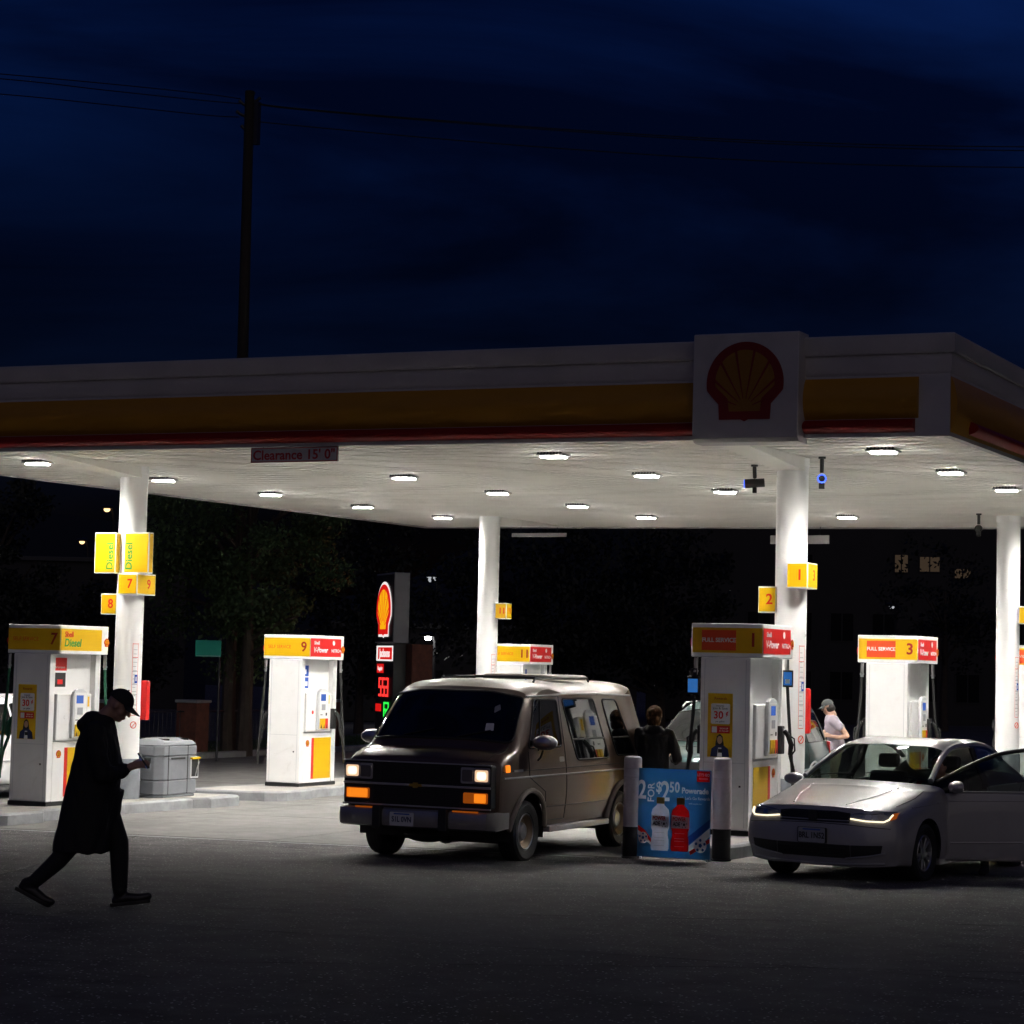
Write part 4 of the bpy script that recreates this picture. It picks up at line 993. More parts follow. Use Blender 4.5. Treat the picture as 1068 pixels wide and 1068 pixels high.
def ray2(bvh, axis, a, b):
    if axis == 'F': o, d = Vector((a,-5,b)), Vector((0,1,0))
    elif axis == 'R+': o, d = Vector((5,a,b)), Vector((-1,0,0))
    elif axis == 'R-': o, d = Vector((-5,a,b)), Vector((1,0,0))
    else: o, d = Vector((a,b,6)), Vector((0,0,-1))
    h = bvh.ray_cast(o, d)
    if h[0] is None: h = bvh.find_nearest(o+d*(4.2 if axis[0]=='R' else 5))
    n = h[1]
    if n.dot(d) > 0: n = -n
    return h[0], n
def conform(bvh, axis, poly, off, name, m, parent, h=.05, seal=0, sealm='black_rubber', thick=0):
    bm = bmesh.new(); bm.faces.new([bm.verts.new((x,y,0)) for x,y in poly])
    xs = [p[0] for p in poly]; ys = [p[1] for p in poly]
    for k in range(1, int((max(xs)-min(xs))/h)+1):
        bmesh.ops.bisect_plane(bm, geom=bm.verts[:]+bm.edges[:]+bm.faces[:], plane_co=(min(xs)+k*h,0,0), plane_no=(1,0,0))
    for k in range(1, int((max(ys)-min(ys))/h)+1):
        bmesh.ops.bisect_plane(bm, geom=bm.verts[:]+bm.edges[:]+bm.faces[:], plane_co=(0,min(ys)+k*h,0), plane_no=(0,1,0))
    bmesh.ops.remove_doubles(bm, verts=bm.verts, dist=1e-4)
    for v in bm.verts:
        p, n = ray2(bvh, axis, v.co.x, v.co.y); v.co = p+n*off
    b = MB(); b.add([v.co.copy() for v in bm.verts], [tuple(v.index for v in f.verts) for f in bm.faces]); bm.free()
    o = b.build(name, m, parent, ang=60)
    if thick: md = o.modifiers.new('t','SOLIDIFY'); md.thickness = thick; md.offset = -1 if axis != 'zz' else 1
    if seal: strip(bvh, axis, poly, off*.6, seal, 'window_seal', sealm, o, closed=True)
    return o
def strip(bvh, axis, pts, off, r, name, m, parent, closed=False, h=.06, n=6):
    P = []
    m_ = len(pts)
    for i in range(m_ if closed else m_-1):
        a, b = pts[i], pts[(i+1)%m_]; L = math.hypot(b[0]-a[0], b[1]-a[1]); k = max(1,int(L/h))
        for q in range(k): P.append((a[0]+(b[0]-a[0])*q/k, a[1]+(b[1]-a[1])*q/k))
    if not closed: P.append(pts[-1])
    Q = []
    for x,y in P:
        p, nn = ray2(bvh, axis, x, y); Q.append(p+nn*off)
    return MB().tube(Q, r, n, closed).build(name, m, parent)
def rpoly(pts, r, n=4):
    out = []; m = len(pts)
    for i in range(m):
        a, b, c = (Vector(pts[(i-1)%m]), Vector(pts[i]), Vector(pts[(i+1)%m]))
        d1 = (a-b); d2 = (c-b); k = min(r, d1.length*.45, d2.length*.45); s = b+d1.normalized()*k; e = b+d2.normalized()*k
        for q in range(n+1):
            t = q/n; out.append(tuple((s*(1-t)**2+b*2*t*(1-t)+e*t*t)))
    return out
def wheel(parent, x, y, r, w, side, style, rz=0):
    """side +1: outer face towards +x"""
    M = Matrix.Translation((x,y,r)) @ Matrix.Rotation(rz,4,'Z') @ Matrix.Rotation(R(90)*side,4,'Y')       # local z -> outward
    ri = r*.62 if style != 'steel' else r*.58
    t_ = MB().lathe([(ri,-w*.42),(r*.86,-w*.5),(r*.97,-w*.42),(r,-w*.30),(r,w*.30),(r*.97,w*.42),(r*.86,w*.5),(ri+.012,w*.42),(ri,w*.36)],48,M).build('wheel','black_rubber',parent)
    tr = MB()
    for k in range(3):
        z = -w*.2+w*.2*k; tr.lathe([(r+.001,z-.006),(r+.0015,z),(r+.001,z+.006)],48,M)
    tr.build('tread_groove','black_print',t_)
    if style == 'steel':
        MB().lathe([(ri,w*.36),(ri-.012,w*.38),(ri-.03,w*.30),(ri-.05,w*.10),(ri*.62,w*.06),(ri*.55,w*.16),(ri*.5,w*.18)],40,M).build('rim','rim_beige',t_)
        MB().lathe([(ri*.52,w*.17),(ri*.50,w*.22),(ri*.42,w*.30),(ri*.2,w*.34),(.0,w*.345)],32,M).build('hub_cap','chrome',t_)
        MB().lathe([(ri+.004,w*.40),(ri-.004,w*.43),(ri-.016,w*.40)],40,M).build('trim_ring','chrome',t_)
    else:
        MB().lathe([(ri,w*.36),(ri-.008,w*.40),(ri-.022,w*.37),(ri-.03,w*.12)],44,M).build('rim','alloy',t_)
        MB().lathe([(ri-.028,w*.06),(.0,w*.04)],40,M).build('brake_disc','dark_metal',t_)
        sp = MB()
        for k in range(5):
            for d in (-.14,.14):
                a0 = 2*math.pi*k/5+d*.9; a1 = 2*math.pi*k/5+d*1.5
                p0 = Vector((.045*math.cos(a0),.045*math.sin(a0),w*.30)); p1 = Vector(((ri-.012)*math.cos(a1),(ri-.012)*math.sin(a1),w*.36))
                tn = Vector((-math.sin(a0),math.cos(a0),0))
                sp.add([M@(p0-tn*.014),M@(p0+tn*.014),M@(p1+tn*.022),M@(p1-tn*.022),M@(p0-tn*.012+Vector((0,0,-.03))),M@(p0+tn*.012+Vector((0,0,-.03))),M@(p1+tn*.020+Vector((0,0,-.03))),M@(p1-tn*.020+Vector((0,0,-.03)))],[(0,1,2,3),(4,7,6,5),(0,4,5,1),(1,5,6,2),(2,6,7,3),(3,7,4,0)])
        sp.build('spokes','alloy',t_,bevel=.004)
        MB().lathe([(.06,w*.26),(.058,w*.34),(.03,w*.36),(0,w*.365)],24,M).build('hub','alloy',t_)
def arch_liner(parent, x, y, z, r, w, s, m='black_print'):
    b = MB(); lo = []; hi = []
    for k in range(19):
        a = R(-12+204*k/18); lo.append((s*(x-w),y+r*math.cos(a),z+r*math.sin(a))); hi.append((s*x,y+r*math.cos(a),z+r*math.sin(a)))
    b.loft([lo,hi],cap=False,closed=False); n = len(lo); c = len(b.v); b.v.append((s*(x-w),y,z))
    b.f += [(k,k+1,c) for k in range(n-1)]
    return b.build('wheel_arch',m,parent)
def plate(parent, F, x, z, s, m='white_print', mt='navy_print'):
    p = panel('number_plate', m, parent, F, x-.152, z-.076, x+.152, z+.076, .0, .006, r=.012); text(s, .085, mt, p, F, x, z-.005, .0065, bold=.002, sx=.82)
    panel('plate_strip', 'blue_print', p, F, x-.10, z+.05, x+.10, z+.064, .0065, .007); return p

mat('van_paint', (.098,.063,.042), .34, metal=.3, coat=.6, var=.10, vscale=2)
mat('van_cream', (.30,.255,.21), .42, metal=.1, coat=.3, var=.06, vscale=2)
mat('bumper_chrome', (.34,.33,.32), .38, metal=.65, var=.1, vscale=8); mat('rim_beige', (.42,.33,.22), .4, metal=.4); mat('alloy', (.55,.54,.54), .28, metal=.9)
mat('car_silver', (.37,.362,.362), .40, metal=.12, coat=.7, var=.03, vscale=3); mat('suv_green', (.012,.045,.042), .28, metal=.3, coat=1); mat('suv_grey', (.35,.36,.37), .4, metal=.4)
mat('car_white', (.72,.73,.74), .3, coat=.8)
mat('glass_dark', (.006,.007,.008), .03, coat=.3); mat('glass_clear', (.004,.006,.006), .03, trans=.82); mat('glass_side', (.004,.005,.006), .03, trans=.35)
mat('head_lit', (.9,.9,.9), .2, emit=(1,.72,.48), es=2.0); mat('head_glow', (.6,.58,.55), .2, emit=(1,.64,.38), es=.8); mat('head_off', (.30,.29,.28), .12, metal=.6, coat=1); mat('amber_lit', (.8,.25,.02), .3, emit=(1,.25,.012), es=.95); mat('amber_faint', (.45,.12,.01), .25, coat=1, emit=(1,.2,.01), es=.22)  # dim amber lenses and reflectors carry a faint added glow
mat('drl', (1,1,1), .3, emit=(1,.86,.58), es=1.6); mat('lamp_smoke', (.30,.31,.32), .12, coat=1, metal=.55); mat('interior', (.10,.10,.105), .8); mat('tail_red', (.30,.01,.01), .2, coat=1)
mat('grille_black', (.02,.02,.021), .35); mat('trim_silver', (.50,.50,.50), .35, metal=.5); mat('gold', (.55,.36,.06), .35, metal=.6)
mat('dash_grey', (.16,.165,.165), .7)

# ---- the van
def build_van(loc, rz):
    t = thing('van', 'brown metallic passenger van with headlights on beside pump 1', 'van', loc, rz)
    sec = lambda y, w, zb, zbelt, x5, z5, z6, z7, y5=None, y7=None, x6=.55: [(w*.72,y,zb-.02),(w*.955,y,zb),(w,y,.70),(w,y,1.0),(w*.965,y,zbelt),(x5,y5 if y5 is not None else y,z5),(x6,((y5 if y5 is not None else y)+(y7 if y7 is not None else y))/2,z6),(0,y7 if y7 is not None else y,z7)]
    cols = [
      [(.70,.16,.46),(.93,.13,.48),(.975,.105,.70),(.975,.105,.98),(.955,.13,1.15),(.70,.055,1.175),(.40,.035,1.185),(0,.03,1.19)],
      [(.70,.36,.40),(.95,.36,.42),(1.0,.36,.70),(1.0,.36,1.0),(.965,.34,1.225),(.80,.27,1.265),(.46,.24,1.29),(0,.23,1.30)],
      [(.70,.72,.38),(.955,.72,.40),(1.0,.72,.70),(1.0,.72,1.02),(.97,.72,1.275),(.91,.56,1.335),(.52,.47,1.38),(0,.44,1.395)],
      [(.70,1.22,.38),(.955,1.22,.40),(1.0,1.22,.70),(1.0,1.22,1.02),(.97,1.22,1.285),(.86,1.10,1.905),(.58,1.00,2.0),(0,.95,2.03)],
      sec(1.92,1.0,.40,1.285,.875,1.925,2.035,2.065,x6=.6), sec(2.40,1.0,.40,1.285,.88,1.93,2.045,2.075,x6=.6), sec(2.95,1.0,.40,1.285,.88,1.93,2.045,2.075,x6=.6), sec(3.65,1.0,.40,1.285,.875,1.925,2.04,2.07,x6=.6),
      [(.70,4.15,.42),(.955,4.15,.44),(1.0,4.15,.70),(1.0,4.15,1.0),(.965,4.13,1.285),(.865,3.98,1.91),(.6,3.97,2.02),(0,3.96,2.05)],
      [(.70,4.50,.46),(.92,4.50,.48),(.965,4.52,.70),(.965,4.52,1.0),(.935,4.48,1.285),(.845,4.20,1.87),(.58,4.20,1.965),(0,4.20,1.99)]]
    front = [[(.70,.02,.48),(.70,.00,.70),(.70,.00,.98)],[(.40,.0,.48),(.40,-.02,.70),(.40,-.02,.98)],[(0,-.005,.48),(0,-.025,.70),(0,-.025,.98)]]
    rear = [[(.6,4.54,.48),(.6,4.56,.70),(.6,4.55,1.05)],[(.3,4.55,.48),(.3,4.57,.70),(.3,4.56,1.05)],[(0,4.55,.48),(0,4.57,.70),(0,4.56,1.05)]]
    tags = {}
    for i in range(3,9): tags[(i,5)] = tags[(i,6)] = 'roof'
    def cre(a,b):
        if a.y < .2 and b.y < .2 and a.z > 1.14 and b.z > 1.14: return .85       # bonnet lip
        if a.z > 1.84 and b.z > 1.84 and .83 < abs(a.x) < .89 and .83 < abs(b.x) < .89: return .55     # roof edge
        if .92 < abs(a.x) < .98 and .92 < abs(b.x) < .98 and a.y < .14 and b.y < .14: return .6        # nose corners
        if abs(abs(a.x)-.96) < .06 and abs(abs(b.x)-.96) < .06 and a.z < .5 and b.z < .5: return .6
    WF, WB, WR_ = .86, 3.65, .355
    out, bvh = net_body(cols, front, rear, tags, 3, cre, [(WF,.36,.455),(WB,.36,.455)])
    body = emit(out, [k for k in out if k[0]=='body'], 'body', 'van_paint', t)
    roof = emit(out, [k for k in out if k[0]=='roof'], 'roof', 'van_cream', t)
    for s in (1,-1):
        for y in (WF,WB):
            wheel(t, s*.86, y, WR_, .235, s, 'steel'); arch_liner(t, .97, y, .36, .452, .55, s)
            fl = []
            for k in range(21):
                a = R(-8+196*k/20); p, n = ray2(bvh, 'R+' if s > 0 else 'R-', y+.47*math.cos(a), max(.43,.36+.47*math.sin(a))); fl.append((s*abs(p.x)+s*.012, y+.468*math.cos(a), max(.40,.36+.468*math.sin(a))))
            MB().tube(fl,.032,8).build('arch_flare','van_cream',t)
        ax = 'R+' if s > 0 else 'R-'
        # windows
        W1 = rpoly([(.84,1.31),(1.80,1.31),(1.76,1.86),(1.17,1.87)],.06); W2 = rpoly([(1.92,1.87),(2.86,1.87),(3.20,1.14),(2.22,1.14)],.07); W3 = rpoly([(3.12,1.86),(3.58,1.85),(4.06,1.16),(3.46,1.16)],.07)
        for q,wp in enumerate((W1,W2,W3)):
            g = conform(bvh, ax, wp, .004, 'side_window', 'glass_dark', t, seal=.012)
            if q: zz = 1.385; strip(bvh, ax, [((2.12 if q==1 else 3.36),zz),((3.08 if q==1 else 3.89),zz)], .006, .011, 'window_bar', 'black_plastic', g)
        strip(bvh, ax, [(1.14,1.31),(1.30,1.85)], .006, .010, 'quarter_light_bar', 'black_plastic', t)
        # seams, mouldings, handles
        strip(bvh, ax, [(.84,1.27),(.84,.98),(1.28,.80),(1.33,.46),(1.88,.46),(1.88,1.30),(1.83,1.90),(1.16,1.91)], .0, .006, 'door_seam', 'black_print', t)
        if s < 0: strip(bvh, ax, [(1.96,1.9),(1.96,.46),(3.0,.46),(3.0,1.9)], .0, .006, 'door_seam', 'black_print', t)
        strip(bvh, ax, [(.18,.985),(1.9,.985),(4.4,.985)], .003, .010, 'side_moulding', 'trim_silver', t)
        strip(bvh, ax, [(.16,1.06),(4.4,1.06)], .0, .005, 'pinstripe', 'black_print', t); strip(bvh, ax, [(1.35,.62),(3.15,.62)], .0, .006, 'pinstripe', 'black_print', t)
        hd = conform(bvh, ax, rpoly([(1.66,1.13),(1.80,1.13),(1.80,1.19),(1.66,1.19)],.02), .02, 'door_handle', 'chrome', t)
        conform(bvh, ax, rpoly([(.20,1.05),(.31,1.05),(.31,1.13),(.20,1.13)],.015), .012, 'side_marker', 'amber_lit', t)
        conform(bvh, ax, rpoly([(.42,1.05),(.66,1.05),(.66,1.075),(.42,1.075)],.008), .006, 'side_badge', 'trim_silver', t)
        strip(bvh, ax, [(1.06,1.895),(1.9,1.925),(3.0,1.93),(4.05,1.905)], .006, .011, 'drip_rail', 'trim_silver', t)
        # running board
        MB().box(s*.88 if s>0 else -1.03, 1.03 if s>0 else -.88, 1.36, 3.14, .325, .395).build('running_board', 'trim_silver', t, bevel=.012)
        # mirror on a bracket
        mr = MB(); mr.loft([[(s*(1.10+.19*cx),1.12+.03*k,1.36+.095*cz) for cx,cz in [(math.cos(a),math.sin(a)) for a in [2*math.pi*q/18 for q in range(18)]]] for k in (0,)]+[[(s*(1.10+.145*math.cos(a)*kk),yy,1.375+.088*math.sin(a)*kk) for a in [2*math.pi*q/18 for q in range(18)]] for yy,kk in ((.99,.25),(1.01,.75),(1.05,.97),(1.10,1.0),(1.115,.94))]) if False else mr.loft([[(s*(1.13+.155*math.cos(a)*kk),yy,1.375+.088*math.sin(a)*kk) for a in [2*math.pi*q/18 for q in range(18)]] for yy,kk in ((.87,.25),(.89,.75),(.93,.97),(.98,1.0),(1.00,.94))])
        mo = mr.build('wing_mirror','chrome',t); MB().tube([(s*.975,1.10,1.16),(s*1.06,1.0,1.2),(s*1.11,.96,1.30)],.012,6).tube([(s*.975,1.12,1.28),(s*1.05,1.02,1.33)],.012,6).build('mirror_arm','dark_metal',mo)
    # windscreen
    ws = conform(bvh, 'F', rpoly([(-.90,1.37),(-.45,1.405),(.45,1.405),(.90,1.37),(.83,1.885),(.45,1.945),(-.45,1.945),(-.83,1.885)],.07), .004, 'windscreen', 'glass_dark', t, seal=.016)
    for x0 in (-.45,.25): strip(bvh, 'F', [(x0,1.42),(x0+.38,1.50)], .016, .007, 'wiper', 'black_plastic', ws)
    conform(bvh,'F',rpoly([(.56,1.50),(.66,1.50),(.64,1.585),(.55,1.585)],.01),.007,'windscreen_sticker','white_print',ws,h=.03); conform(bvh,'F',rpoly([(.60,1.70),(.66,1.74),(.63,1.80),(.58,1.77)],.01),.007,'windscreen_sticker','grey_print',ws,h=.03)
    # bonnet seam and crease
    strip(bvh, 'T', [(-.88,.52),(-.82,.12)], 0, .005, 'bonnet_seam', 'black_print', t); strip(bvh, 'T', [(.88,.52),(.82,.12)], 0, .005, 'bonnet_seam', 'black_print', t)
    # grille
    Fg = frame((0,-.03,0), FRONT)
    gr = MB().poly(rrect(-.94,.645,.94,1.135,.03), -.12, .012, Fg).build('grille_surround', 'grille_black', t, bevel=.01)
    bars = MB()
    for k in range(9): z = .672+.0235*k; bars.poly([(-.56,z),(.56,z),(.56,z+.007),(-.56,z+.007)],.0125,.022,Fg)
    for k in range(9): z = .902+.0235*k; bars.poly([(-.56,z),(.56,z),(.56,z+.007),(-.56,z+.007)],.0125,.022,Fg)
    for k in range(12): x = -.55+.1*k; bars.poly([(x,.665),(x+.008,.665),(x+.008,1.12),(x,1.12)],.0125,.020,Fg)
    bars.build('grille_bars','black_plastic',gr)
    MB().poly([(-.94,.868),(.94,.868),(.94,.893),(-.94,.893)],.0125,.034,Fg).build('grille_divider','trim_silver',gr,bevel=.004)
    MB().poly(rrect(-.945,.636,.945,.652,.006),.0125,.03,Fg).poly(rrect(-.945,1.128,.945,1.142,.006),.0125,.03,Fg).build('grille_trim','trim_silver',gr)
    MB().poly([(-.085,.865),(-.03,.865),(-.03,.85),(.03,.85),(.03,.865),(.085,.865),(.07,.895),(.03,.895),(.03,.91),(-.03,.91),(-.03,.895),(-.07,.895)],.035,.045,Fg).build('grille_emblem','gold',gr)
    for s in (1,-1):
        for x0, x1, lit in ((.735,.915,True),(.575,.725,False)):
            a, b = sorted((s*x0,s*x1)); pz = MB().poly(rrect(a-.012,.925,b+.012,1.105,.02),.0125,.028,Fg).build('lamp_bezel','chrome' if lit else 'trim_silver',gr,bevel=.004)
            hl_ = MB().poly(rrect(a+.008,.95,b-.008,1.08,.02),.0285,.036,Fg).build('headlight','head_glow' if lit else 'head_off',pz,bevel=.006)
            if lit: MB().poly(rrect(a+.035,.97,b-.03,1.06,.03),.0365,.042,Fg).build('bulb_glare','head_lit',hl_,bevel=.006)
        a, b = sorted((s*.60,s*.905)); tz = MB().poly(rrect(a,.705,b,.825,.015),.0125,.03,Fg).build('turn_lamp','amber_faint',gr,bevel=.006)
        a, b = sorted((s*(.74 if s>0 else .62),s*.885)); MB().poly(rrect(a,.715,b,.815,.012),.0305,.034,Fg).build('turn_bulb','amber_lit',tz)
    # bumper
    bp = [(-.10,.40),(-.155,.42),(-.165,.47),(-.165,.55),(-.15,.60),(-.10,.615)]
    lo = []
    for x, back in ((-1.0,.30),(-.99,.12),(-.93,.03),(-.6,0),(0,-.02),(.6,0),(.93,.03),(.99,.12),(1.0,.30)):
        k = .86 if abs(x) > .995 else 1
        lo.append([(x,d+back,.505+(z-.505)*k) for d,z in bp]+[(x,back+.02,.60),(x,back+.02,.42)])
    bm_ = MB().loft(lo).build('front_bumper','bumper_chrome',t)
    for s in (1,-1): bx('bumper_guard','black_plastic',bm_,s*.42-.055,s*.42+.055,-.215,-.12,.385,.64,.015); MB().poly([(s*.62-.1,.607),(s*.62+.22,.607),(s*.62+.22,.625),(s*.62-.1,.625)],0,.012,frame((0,-.15,0),FRONT)).build('bumper_reflector','amber_faint',bm_)
    plate(bm_, frame((0,-.19,0),FRONT), -.10, .50, 'S1L 0VN', 'light_grey')
    bx('under_tray','black_print',t,-.80,.80,.35,4.4,.30,.42,0); bx('axle','dark_metal',t,-.80,.80,WF-.05,WF+.05,.20,.30,.02); bx('axle','dark_metal',t,-.80,.80,WB-.06,WB+.06,.22,.36,.02); MB().cyl((-.2,1.1,.28),(-.2,2.4,.28),.14,n=16).build('exhaust_box','dark_metal',t)
    MB().ell((-.12,.5,.30),(.3,.25,.10)).build('sump','dark_metal',t)
    # roof rack and vent pod
    rk = thing('tmp','t','t'); bpy.data.objects.remove(rk)
    r1 = MB()
    for s in (1,-1): r1.tube([(s*.62,1.7,2.06),(s*.62,1.75,2.105),(s*.62,3.3,2.115),(s*.62,3.35,2.07)],.014,6)
    for y in (1.8,2.3,2.8,3.25): r1.tube([(-.62,y,2.11),(.62,y,2.11)],.012,6)
    r1.build('roof_rack','black_plastic',t)
    MB().loft([[(x,y,z) for x,y in rrect(-.52+i_,2.6+i_,.52-i_,3.6-i_,.08)] for z,i_ in ((2.085,0),(2.125,0),(2.145,.02),(2.15,.10))]).build('roof_pod','van_cream',t,bevel=.006)
    MB().tube([(.95,.5,1.22),(.97,.50,1.30)],.01,6).build('aerial','dark_metal',t) if False else None
    # rear lamps
    for s in (1,-1): bx('rear_lamp','tail_red',t,s*.90-.05,s*.90+.05,4.5,4.55,.85,1.12,.01)
    bx('rear_bumper','chrome',t,-.98,.98,4.55,4.70,.42,.60,.03)
    return t
vx, vy = -11.99, 22.82
build_van((vx,vy,gz(vx,vy+2.3)), R(0))

# ---- saloon cars
def build_sedan(loc, rz, label, paint, door_open=True, number='BRL 1N52', lit=True, group=None):
    t = thing('saloon_car', label, 'car', loc, rz, group)
    cols = [
     #  r0            r1             r2             r3            r4             r5            r6            r7
     [(.62,.26,.20),(.82,.20,.22),(.865,.16,.40),(.855,.17,.60),(.80,.20,.745),(.57,.07,.785),(.30,.025,.80),(0,.01,.805)],
     [(.62,.52,.19),(.85,.52,.21),(.885,.50,.42),(.88,.50,.62),(.82,.55,.80),(.62,.45,.855),(.34,.40,.88),(0,.38,.885)],
     [(.62,.88,.19),(.86,.88,.21),(.895,.88,.42),(.893,.88,.66),(.845,.92,.87),(.66,.85,.93),(.36,.80,.95),(0,.78,.955)],
     [(.62,1.22,.19),(.86,1.22,.21),(.89,1.22,.42),(.892,1.22,.68),(.855,1.20,.905),(.71,1.02,.965),(.39,.90,.99),(0,.87,.998)],
     [(.62,1.38,.19),(.86,1.38,.21),(.888,1.38,.42),(.890,1.38,.69),(.862,1.38,.935),(.79,1.24,.985),(.43,1.09,1.02),(0,1.03,1.03)],
     [(.62,1.94,.19),(.86,1.94,.21),(.888,1.94,.42),(.890,1.94,.69),(.864,1.96,.945),(.635,1.98,1.350),(.36,1.87,1.415),(0,1.83,1.43)],
     [(.62,2.54,.19),(.86,2.54,.21),(.888,2.54,.42),(.890,2.54,.70),(.864,2.56,.955),(.625,2.64,1.405),(.37,2.58,1.46),(0,2.56,1.47)],
     [(.62,3.12,.19),(.86,3.12,.21),(.888,3.12,.42),(.892,3.12,.71),(.864,3.34,.965),(.615,3.28,1.375),(.37,3.24,1.43),(0,3.22,1.44)],
     [(.62,3.53,.20),(.86,3.53,.22),(.892,3.53,.42),(.895,3.53,.72),(.86,3.80,.975),(.63,3.80,1.16),(.38,3.72,1.23),(0,3.70,1.25)],
     [(.62,3.92,.22),(.85,3.92,.24),(.885,3.92,.42),(.885,3.92,.72),(.84,4.08,.97),(.66,4.10,1.03),(.38,4.12,1.06),(0,4.14,1.07)],
     [(.60,4.45,.26),(.78,4.50,.28),(.83,4.52,.46),(.83,4.52,.72),(.78,4.50,.95),(.58,4.56,1.0),(.32,4.60,1.02),(0,4.61,1.025)]]
    front = [[(.60,.06,.20),(.60,.01,.40),(.59,.035,.62)],[(.32,.015,.20),(.32,-.035,.40),(.32,-.01,.635)],[(0,.01,.20),(0,-.045,.40),(0,-.02,.64)]]
    rear = [[(.55,4.62,.30),(.55,4.66,.5),(.55,4.62,.76)],[(.28,4.65,.30),(.28,4.69,.5),(.28,4.65,.76)],[(0,4.66,.30),(0,4.70,.5),(0,4.66,.76)]]
    tags = {(4,5):'windscreen',(4,6):'windscreen',(7,5):'rear_glass',(7,6):'rear_glass',(8,5):'rear_glass',(8,6):'rear_glass'}
    for i in (4,5): tags[(i,4)] = 'win_front'; tags[(i,1)] = tags[(i,2)] = tags[(i,3)] = 'door_front'
    for i in (6,7): tags[(i,4)] = 'win_rear'
    for i in (5,6): tags[(i,5)] = tags[(i,6)] = 'roof'
    def cre(a,b):
        if a.y < .3 and b.y < .3 and a.z > .71 and b.z > .71: return .7
        if a.z < .23 and b.z < .23: return .5
        # belt line
        if 1.4 < a.y < 3.9 and 1.4 < b.y < 3.9 and abs(abs(a.x)-.861) < .012 and abs(abs(b.x)-.861) < .012 and a.z > .9: return .8
        # shoulder of bonnet against windscreen
    WF, WB, WR_ = .88, 3.53, .315
    out, bvh = net_body(cols, front, rear, tags, 3, cre, [(WF,.32,.365),(WB,.32,.365)])
    emit(out, [('body',1),('body',2)], 'body', paint, t); emit(out, [('roof',1),('roof',2)], 'roof', paint, t)
    emit(out, [('windscreen',1),('windscreen',2)], 'windscreen', 'glass_clear', t, ang=80); emit(out, [('rear_glass',1),('rear_glass',2)], 'rear_window', 'glass_side', t, ang=80)
    emit(out, [('door_front',2)], 'door', paint, t); emit(out, [('win_front',2)], 'side_window', 'glass_side', t)
    for s_ in (1,2): emit(out, [('win_rear',s_)], 'side_window', 'glass_side', t)
    # open driver's door on the +x side
    hinge = Vector((.86,1.39,0))
    d = emit(out, [('door_front',1)], 'door', paint, t, origin=hinge, solid=.05); d.location = hinge; d.rotation_euler = (0,0,R(-52) if door_open else 0)
    w = emit(out, [('win_front',1)], 'door_window', 'glass_side', d, origin=hinge)
    def edge_tube(pts, r, name, m, parent, off=Vector()): return MB().tube([Vector(p)-off for p in pts], r, 8).build(name, m, parent)
    # lines of the subdivided side glass edge: sample the surface
    rail = []
    for k in range(25):
        y = 1.50+(3.55-1.50)*k/24
        p, n = ray2(bvh, 'T', .60, y)
    def rail_pts(s, y0, y1, n=14):
        # upper edge of the glass, found by walking the tagged vertices
        vs = []
        for tg in ('win_front','win_rear'):
            if (tg, 1 if s > 0 else 2) in out: vs += out[(tg, 1 if s > 0 else 2)][0]
        pts = []
        for k in range(n+1):
            y = y0+(y1-y0)*k/n; c = [v for v in vs if abs(v.y-y) < .05]
            if c: pts.append(max(c, key=lambda v: v.z).copy())
        return pts
    for s in (1,-1):
        pts = rail_pts(s, 1.30, 3.72, 28)
        if s > 0:
            fr = [p for p in pts if p.y < 2.66]; edge_tube(fr+[Vector((.862,2.60,.955))], .022, 'window_frame', 'black_plastic', d, hinge)
            edge_tube([p-Vector((s*.035,0,-.012)) for p in pts], .034, 'roof_rail', paint, t)
        else: edge_tube([p+Vector((0,0,.004)) for p in pts], .03, 'roof_rail', paint, t)
        edge_tube([(s*.866,1.44,.945),(s*.868,2.2,.952),(s*.868,2.58,.957)], .008, 'belt_trim', 'chrome', d if s > 0 else t, hinge if s > 0 else Vector())
        edge_tube([(s*.868,2.62,.957),(s*.868,3.2,.965),(s*.868,3.5,.968)], .008, 'belt_trim', 'chrome', t)
        bx('pillar','black_plastic',t,*(sorted((s*.80,s*.855))),2.60,2.68,.93,1.0,.005)
        edge_tube([(s*.855,2.63,.95),(s*.72,2.665,1.18),(s*.645,2.66,1.38)], .035, 'pillar', 'black_plastic', t)
        for y in (WF,WB): wheel(t, s*.775, y, WR_, .205, s, 'alloy'); arch_liner(t, .87, y, .32, .363, .45, s)
        ax = 'R+' if s > 0 else 'R-'
        if not (s > 0 and door_open): strip(bvh, ax, [(1.39,.93),(1.38,.30),(1.47,.24),(2.5,.24),(2.62,.30),(2.62,.95)], 0, .004, 'door_seam', 'black_print', t)
        strip(bvh, ax, [(2.64,.95),(2.64,.28),(3.05,.26),(3.16,.45),(3.30,.70),(3.62,.96)], 0, .004, 'door_seam', 'black_print', t)
        bx('side_skirt', paint, t, *(sorted((s*.80,s*.875))), 1.25, 3.14, .17, .24, .015)
        # mirrors
        mm = MB().loft([[(s*(.985+.115*math.cos(a)*k),yy,1.0+.065*math.sin(a)*k) for a in [2*math.pi*q/18 for q in range(18)]] for yy,k in ((1.40,.2),(1.42,.7),(1.47,1),(1.52,.98),(1.535,.9))])
